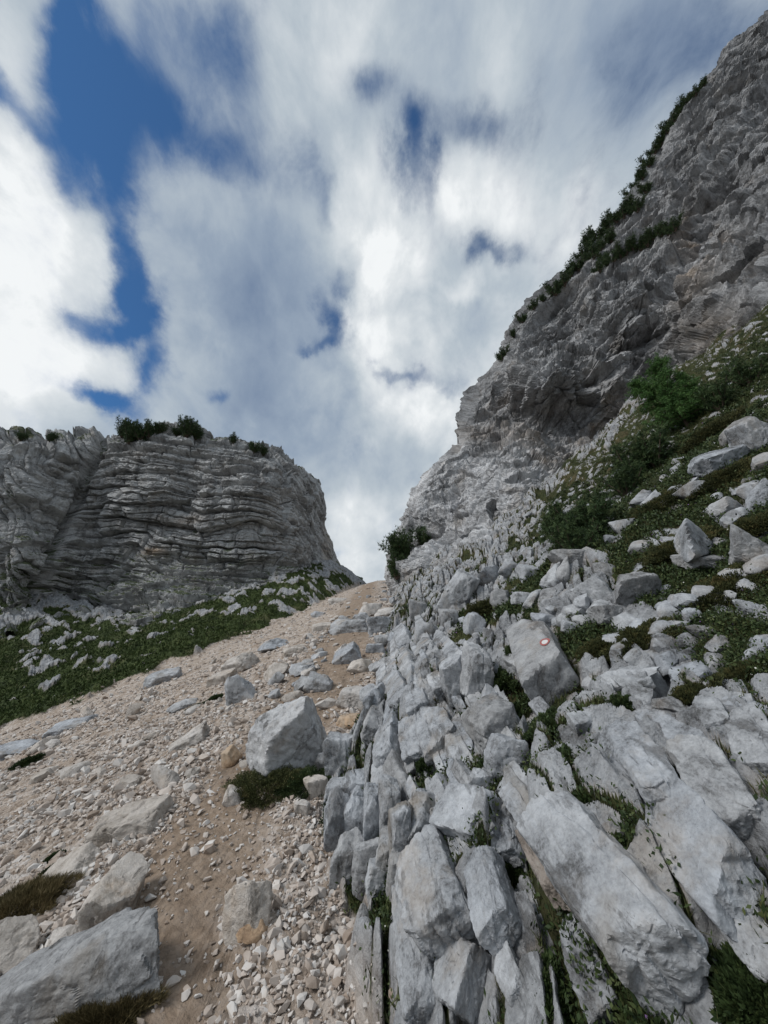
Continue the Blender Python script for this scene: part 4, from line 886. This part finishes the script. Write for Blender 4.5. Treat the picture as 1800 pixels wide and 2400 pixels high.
# right cliff ridge
p2 = bush(down(cliff_point(GR, 1366, 600), .2), 1.5, 'dark dwarf pine on the ridge above the long pine ledge of the right cliff', 52, group='dwarf pines on the right cliff ridge')
ridge = [(1166, 828, .75, 'lone open pine leaning over the lowest notch of the ridge'), (1192, 775, .5, None), (1212, 740, .6, None), (1240, 708, .6, None), (1262, 690, .45, None), (1290, 676, .9, 'open branched pine against the sky midway up the ridge'), (1312, 655, .85, 'second open branched pine against the sky midway up the ridge'), (1330, 632, .8, None), (1345, 620, .8, None), (1380, 590, .9, None), (1372, 560, 1.0, None), (1392, 548, .95, None), (1395, 575, .9, None), (1412, 528, .9, None), (1432, 510, .9, None), (1448, 498, .9, None), (1466, 478, .9, None),
         (1478, 455, .9, None), (1490, 430, .9, None), (1500, 405, .9, None), (1515, 380, .85, None), (1524, 352, .8, None), (1536, 325, .85, None), (1552, 300, .8, None), (1566, 275, .8, None), (1582, 252, .8, None), (1600, 228, .7, None), (1618, 208, .65, None), (1636, 190, .55, None), (1500, 440, .8, None), (1484, 480, .8, None), (1420, 555, .85, None), (1405, 600, .7, None)]
for i, (px, py, s, lab) in enumerate(ridge):
    cp_bush(p2, down(cliff_point(GR, px + 8, py + 8), .25), s * 1.0, i * 2.1, lab or 'dark dwarf pine in the unbroken strip along the right cliff ridge', 'dwarf pines on the right cliff ridge' if lab else 'pines of the unbroken ridge strip')
for i in range(12):
    px = 1405 + i * 15.5; py = 628 - i * 8.6
    cp_bush(p2, down(cliff_point(GR, px, py), .3), .75 - .02 * abs(i - 6), i * 1.7, 'dwarf pine of the slanting ledge across the upper right cliff', 'pines of the slanting cliff ledge')
# notch bush, slope pines, larch
def gp(px, py): return hit(px, py)[0]
p3 = bush(down(cliff_point(GR, 945, 1305), .25), 1.7, 'large dark dwarf pine hanging over the path at the pass', 53, lean=(-.5, -.2), nbr=22)
cp_bush(p3, down(cliff_point(GR, 985, 1268), .4), .7, 2.0, 'smaller dark pine above the large one at the pass')
cp_bush(p3, down(cliff_point(GR, 925, 1345), .3), .75, 4.0, 'lowest dark pine at the pass, next to the path')
p4 = bush(down(gp(1385, 1262), .05), .50, 'bright tipped dwarf pine on the slope above the turf', 54, nbr=14)
cp_bush(p4, down(gp(1320, 1280), .05), .9, 1.0, 'spreading dwarf pine at the left of the slope group')
cp_bush(p4, down(gp(1350, 1295), .05), .7, 2.4, 'low dwarf pine between the spreading pine and the bright tipped one')
cp_bush(p4, down(gp(1500, 1125), .05), 1.5, 3.3, 'dark dwarf pine just below the larch')
cp_bush(p4, down(gp(1545, 1095), .05), 1.4, 4.3, 'dark dwarf pine right below the larch trunk')
cp_bush(p4, down(gp(1470, 1155), .05), 1.1, 5.3, 'dark dwarf pine lowest in the group under the larch')
cp_bush(p4, down(gp(982, 1452), .05), .8, .3, 'small green shrub at the bank foot beside the great slab')
cp_bush(p4, down(gp(1690, 960), .05), 1.3, 1.3, 'low dark shrub right of the larch near the cliff foot')
cp_bush(p4, down(gp(1760, 900), .05), 1.2, 1.9, 'brownish dark shrub at the cliff foot near the right edge')
def larch(loc, H, label):
    rg = np.random.default_rng(77); root = bpy.data.objects.new('larch_tree', None); link(root); root.location = loc
    VT = []; FT = []; base = 0; C = []; D = []
    trunks = []
    for k in range(3):
        path = [np.zeros(3)]; d = unit(np.array([(-.35, .05, .4)[k], 0, 1.0]))
        for i in range(12): d = unit(d + rg.normal(0, .08, 3) + np.array([0, 0, .08])); path.append(path[-1] + d * H * (.8, .95, .7)[k] / 12)
        v, f = tube(path, H * .02, H * .004, 6); VT.append(v); FT.append(f + base); base += len(v); trunks.append(np.array(path))
    for path in trunks:
        for i in range(2, 13):
            for _ in range(7):
                a = rg.random() * 6.283; L = H * .34 * (1.15 - i / 14) * rg.uniform(.6, 1.2); d = np.array([math.cos(a), math.sin(a), .12]); q = [path[i]]
                for j in range(6): d = unit(d + rg.normal(0, .12, 3) + np.array([0, 0, -.02])); q.append(q[-1] + d * L / 6)
                v, f = tube(q, H * .005, H * .0015, 4); VT.append(v); FT.append(f + base); base += len(v)
                for j in range(1, 7):
                    for _ in range(5): C.append(q[j] + rg.normal(0, H * .018, 3)); D.append(unit(rg.normal(size=3) + np.array([0, 0, .3])))
    C = np.array(C); D = np.array(D); nn = 10; n = len(C) * nn
    v, f = blades(np.repeat(C, nn, 0) + rg.normal(0, H * .008, (n, 3)), unit(np.repeat(D, nn, 0) + rg.normal(0, .8, (n, 3))), H * rg.uniform(.012, .028, n), np.full(n, H * .0055), rg)
    mesh_np('crown', v, f, M_larch, {'tint': np.repeat(rg.random(len(C)), nn).repeat(3)}, parent=root)
    vt = np.concatenate(VT); mesh_np('trunk', vt, np.concatenate(FT), M_bark, {'tint': np.full(len(vt), .3)}, parent=root)
    tag(root, label, 'larch'); return root
_lp = gp(1615, 1000); _lt = hit(1615, 1000)[1]
larch(down(_lp, .05), 215 * _lt / FPX, 'bright green larch at the foot of the right cliff')

# heath cushions: dense low mounds of tiny leaves
def cushion(px, py, w, h, label, seed, mat=None, leafw=.02, name='heath_cushion', cat='shrub'):
    rg = np.random.default_rng(seed); p, t = hit(px, py); k = t / FPX; W = w * k / 2; Hh = h * k / 2
    n = int(min(34000, 6000 + w * h * 1.3)); u = unit(rg.normal(size=(n, 3))); u[:, 2] = np.abs(u[:, 2]); rad = rg.uniform(.55, 1.0, n) ** .6
    lump = 1 + .55 * fbm(u * 2.0 + seed, 3)
    nrm = gnormal(p[0], p[1]); B = basis(nrm, np.array([1., 0, 0])); d = unit(u[:, :1] * B[0] + u[:, 1:2] * B[1] + u[:, 2:3] * B[2])
    C = (u[:, :1] * B[0] * W + u[:, 1:2] * B[1] * max(Hh * 1.1, W * .5) + u[:, 2:3] * B[2] * Hh * .55) * (rad * lump)[:, None]
    v, f = leaves(C, unit(d + rg.normal(0, .5, (n, 3)) + np.array([0, 0, .5])), rg.uniform(.6, 1.5, n) * max(.011, 3.6 * k) * (2.6 if mat is M_dry else 1), np.full(n, max(.0055, 1.5 * k) * (.45 if mat is M_dry else 1)), rg)
    tint = np.clip(.45 + .5 * fbm(C * 5 / max(W, .1) + 3, 2) + rg.normal(0, .18, n), 0, 1)
    root = mesh_np(name, v, f, mat or M_heath, {'tint': tint.repeat(4)}); root.location = p; tag(root, label, cat); return root
for i, (px, py, w, h, lab, m) in enumerate([
    (1700, 1395, 270, 130, 'largest dark heath cushion at the right edge of the slope', None), (1600, 1290, 190, 80, 'heath cushion around the pale boulder above the largest cushion', None), (1500, 1512, 150, 90, 'olive heath cushion right of the painted block', None),
    (1560, 1180, 180, 60, 'brown green heath patch on the upper slope', None), (1700, 1120, 150, 60, 'heath patch under the long tilted block', None), (1770, 1240, 90, 80, 'heath cushion at the right edge under the crumbling rock', None), (1665, 1020, 150, 70, 'olive heath patch below the cliff foot', None),
    (1130, 1440, 70, 90, 'round olive heath tuft on the bank above the path', None), (1035, 1545, 60, 56, 'small brown green tuft on the lower bank', None), (1075, 1535, 50, 50, 'mossy olive tuft beside the upright grey slab', None), (1450, 1420, 0, 0, None, None),
    (1462, 1655, 62, 52, 'dense dark green grass tuft under the rough pale boulder', M_herb), (1620, 1640, 130, 60, 'dry heath under the wide wedge boulder', None), (1745, 1590, 110, 60, 'green heath near the right edge above the edge stones', None),
    (1340, 1590, 90, 90, 'flowering cushion on the right flank of the painted block', None), (1400, 1530, 90, 60, 'low heath tuft between painted block and olive cushion', None),
    (640, 1850, 190, 120, 'grassy cushion under the left of the largest boulder', M_grass), (725, 1840, 120, 90, 'leafy cushion under the right of the largest boulder', M_herb), (65, 1790, 62, 40, 'dark leafy plant alone on the scree at the left', M_herb), (30, 2150, 210, 130, 'dry brown grass clump at the left edge behind the beige boulder', M_dry), (115, 2060, 50, 60, 'small green tuft beside the white ledge stone', M_herb),
    (130, 2010, 40, 20, 'thin green sprout on the scree at the left', M_herb), (505, 1640, 36, 20, 'small dark plant left of the white angular boulder', M_herb), (460, 1660, 40, 18, 'low dark plant on the scree below the meadow edge', M_herb), (250, 2375, 200, 70, 'dry grass under the long slab at the bottom edge', M_dry),
    (790, 1905, 46, 130, 'ivy green growth on the left side of the outcrop', M_herb), (1790, 2330, 230, 190, 'dark leafy growth in the lower right corner', M_herb), (1290, 2330, 70, 120, 'fern green growth in the crack at the bottom edge', M_herb)]):
    if lab: cushion(px, py, w, h, lab, 200 + i, m)

for i, (px, py, w, h, lab) in enumerate([(1295, 1715, 95, 90, 'largest leafy herb clump, in the hollow below the painted block'), (1180, 1600, 60, 66, 'leafy clump beside the left foot of the painted block'), (1232, 1668, 62, 60, 'leafy clump between the painted block and the leafy hollow'),
    (1335, 1800, 80, 80, 'leafy clump at the lower end of the hollow, above the largest slab'), (1375, 1890, 56, 60, 'leafy clump in the crack right of the top of the largest slab'), (1440, 1985, 50, 66, 'thin leafy clump halfway down the crack right of the largest slab'), (1148, 1668, 60, 70, 'dark herb clump left of the flat faced pale block'),
    (1150, 1812, 56, 66, 'herb clump between angular pale boulder and blocky ledge'), (1205, 2040, 66, 60, 'purple flowering herb clump in the crack left of the largest slab'), (1095, 1700, 44, 60, 'small herb clump right of the hump with curved seams'), (1000, 1790, 44, 50, 'small herb clump under the hump with curved seams'),
    (1600, 1850, 56, 90, 'herb strip in the crack left of the knobbly slab'), (1700, 1800, 50, 50, 'grey green herb clump right of the knobbly slab'), (1210, 1530, 50, 50, 'light green herb clump at the upper left of the painted block')]):
    cushion(px, py, w, h, lab, 400 + i, M_herb, name='leafy_herb', cat='plant')

def in_view(x, y, z):
    G = np.stack([x, y, z - EYE], 1); w = G @ FW; return (w > .3) & (np.abs(G[:, 0]) < 1.12 * w) & (G @ UP > -1.48 * w)
def carpet():
    rg = np.random.default_rng(5)
    bpy.context.view_layer.update(); dg = bpy.context.evaluated_depsgraph_get()
    def free(x, y, h):
        ok = np.ones(len(x), bool)
        for i in range(len(x)):
            if y[i] < 6.5:
                r = sc.ray_cast(dg, (float(x[i]), float(y[i]), float(h[i]) + 1.0), (0, 0, -1), distance=1.2)
                if r[0] and .015 < r[1].z - h[i] < .10: ok[i] = False
        return ok
    # grass and low stems of the right bank
    def sample(n, x0, x1, ymin, ymax):
        y = np.exp(rg.uniform(math.log(ymin), math.log(ymax), n)); x = rg.uniform(x0, x1, n) * y; return x, y
    x, y = sample(150000, -.15, 1.7, .8, 16); h, A = ground(x, y); k = in_view(x, y, h) & (rg.random(len(x)) < A['green'] * .9) & (A['green'] > .35); x, y, h = x[k], y[k], h[k]; k = free(x, y, h); x, y, h = x[k], y[k], h[k]
    nb = 5; n = len(x) * nb; sc_ = np.clip(y, 1.5, 12) / 5
    C = np.repeat(np.stack([x, y, h - .01], 1), nb, 0) + rg.normal(0, .02, (n, 3)) * np.repeat(sc_, nb)[:, None] * [1, 1, .2]
    D = unit(rg.normal(0, .45, (n, 3)) + np.array([0, 0, 1.0])); S = np.repeat(.35 + .5 * sc_, nb)
    P = np.stack([x, y, 0 * x], 1); patch = np.clip(.5 + .55 * fbm(P * 1.7 + 8, 2), 0, 1)
    v, f = blades(C, D, rg.uniform(.03, .085, n) * S * 1.3, .006 * S * 1.4, rg)
    o = mesh_np('grass', v, f, M_grass, {'tint': np.clip(np.repeat(patch, nb) * .8 + rg.normal(0, .15, n), 0, 1).repeat(3)}); tag(o, 'sparse alpine grass between the rocks of the right slope', 'grass', kind='stuff')
    # broad leaved herbs in the cracks
    x, y = sample(150000, -.1, 1.6, .75, 9); h, A = ground(x, y); P = np.stack([x, y, 0 * x], 1)
    k = in_view(x, y, h) & (A['green'] > .5) & (A['bank'] > .5) & (fbm(P * 1.9 + 40, 3) > -.15 - .45 * (1 - sst(y, 2, 5))) & (rg.random(len(x)) < .8)
    x, y, h = x[k], y[k], h[k]; k = free(x, y, h); x, y, h = x[k], y[k], h[k]; nb = 7; n = len(x) * nb; S = np.repeat(np.clip(y / 3.2, .5, 1.6), nb)
    C = np.repeat(np.stack([x, y, h], 1), nb, 0) + rg.normal(0, .018, (n, 3)) + np.array([0, 0, .02]) * rg.random((n, 1)); D = unit(rg.normal(0, 1, (n, 3)) + np.array([0, 0, .7]))
    v, f = leaves(C, D, rg.uniform(.018, .038, n) * S, rg.uniform(.010, .019, n) * S, rg)
    o = mesh_np('undergrowth', v, f, M_herb, {'tint': np.repeat(rg.random(len(x)), nb).repeat(4)}); tag(o, 'leafy herbs filling the cracks of the right bank', 'herbs', kind='stuff')
    # tiny flowers
    for nm, m, lab, cnt, c0 in (('white_flowers', M_flower, 'tiny white flowers sprinkled over the turf of the right slope', 3500, 50), ('purple_flowers', M_purple, 'tiny purple flowers sprinkled in the cracks of the right bank', 2500, 60)):
        x, y = sample(cnt, -.05, 1.6, 1.0, 7); h, A = ground(x, y); P = np.stack([x, y, 0 * x], 1)
        k = in_view(x, y, h) & (A['green'] > .5) & (fbm(P * 1.4 + c0, 3) > .12); x, y, h = x[k], y[k], h[k]; n = len(x); S = np.clip(y / 3, .6, 2)
        v, f = leaves(np.stack([x, y, h + .03 + .03 * rg.random(n)], 1), unit(rg.normal(0, 1, (n, 3))), .011 * S, .010 * S, rg)
        o = mesh_np(nm, v, f, m); tag(o, lab, 'flowers', kind='stuff')
    # meadow herbs
    n = 260000; y = rg.uniform(13, 44, n); x = rg.uniform(-1.25, -.05, n) * y; h, A = ground(x, y, False)
    k = (A['mead'] > .5) & (A['green'] > .5) & (rg.random(n) < .7); x, y, h = x[k], y[k], h[k]; n = len(x); P = np.stack([x, y, 0 * x], 1)
    lump = np.clip(fbm(P * .9 + 3, 3) + .3, 0, 1)
    v, f = leaves(np.stack([x, y, h + lump * .2 * rg.random(n)], 1), unit(rg.normal(0, .7, (n, 3)) + np.array([0, 0, .8])), rg.uniform(.08, .18, n), rg.uniform(.04, .08, n), rg)
    o = mesh_np('meadow_herbs', v, f, M_mead, {'tint': np.clip(.2 + .6 * lump + rg.normal(0, .15, n), 0, 1).repeat(4)}); tag(o, 'deep green low growth of the meadow under the left cliff', 'meadow plants', kind='stuff')
carpet()
scatter_gravel()
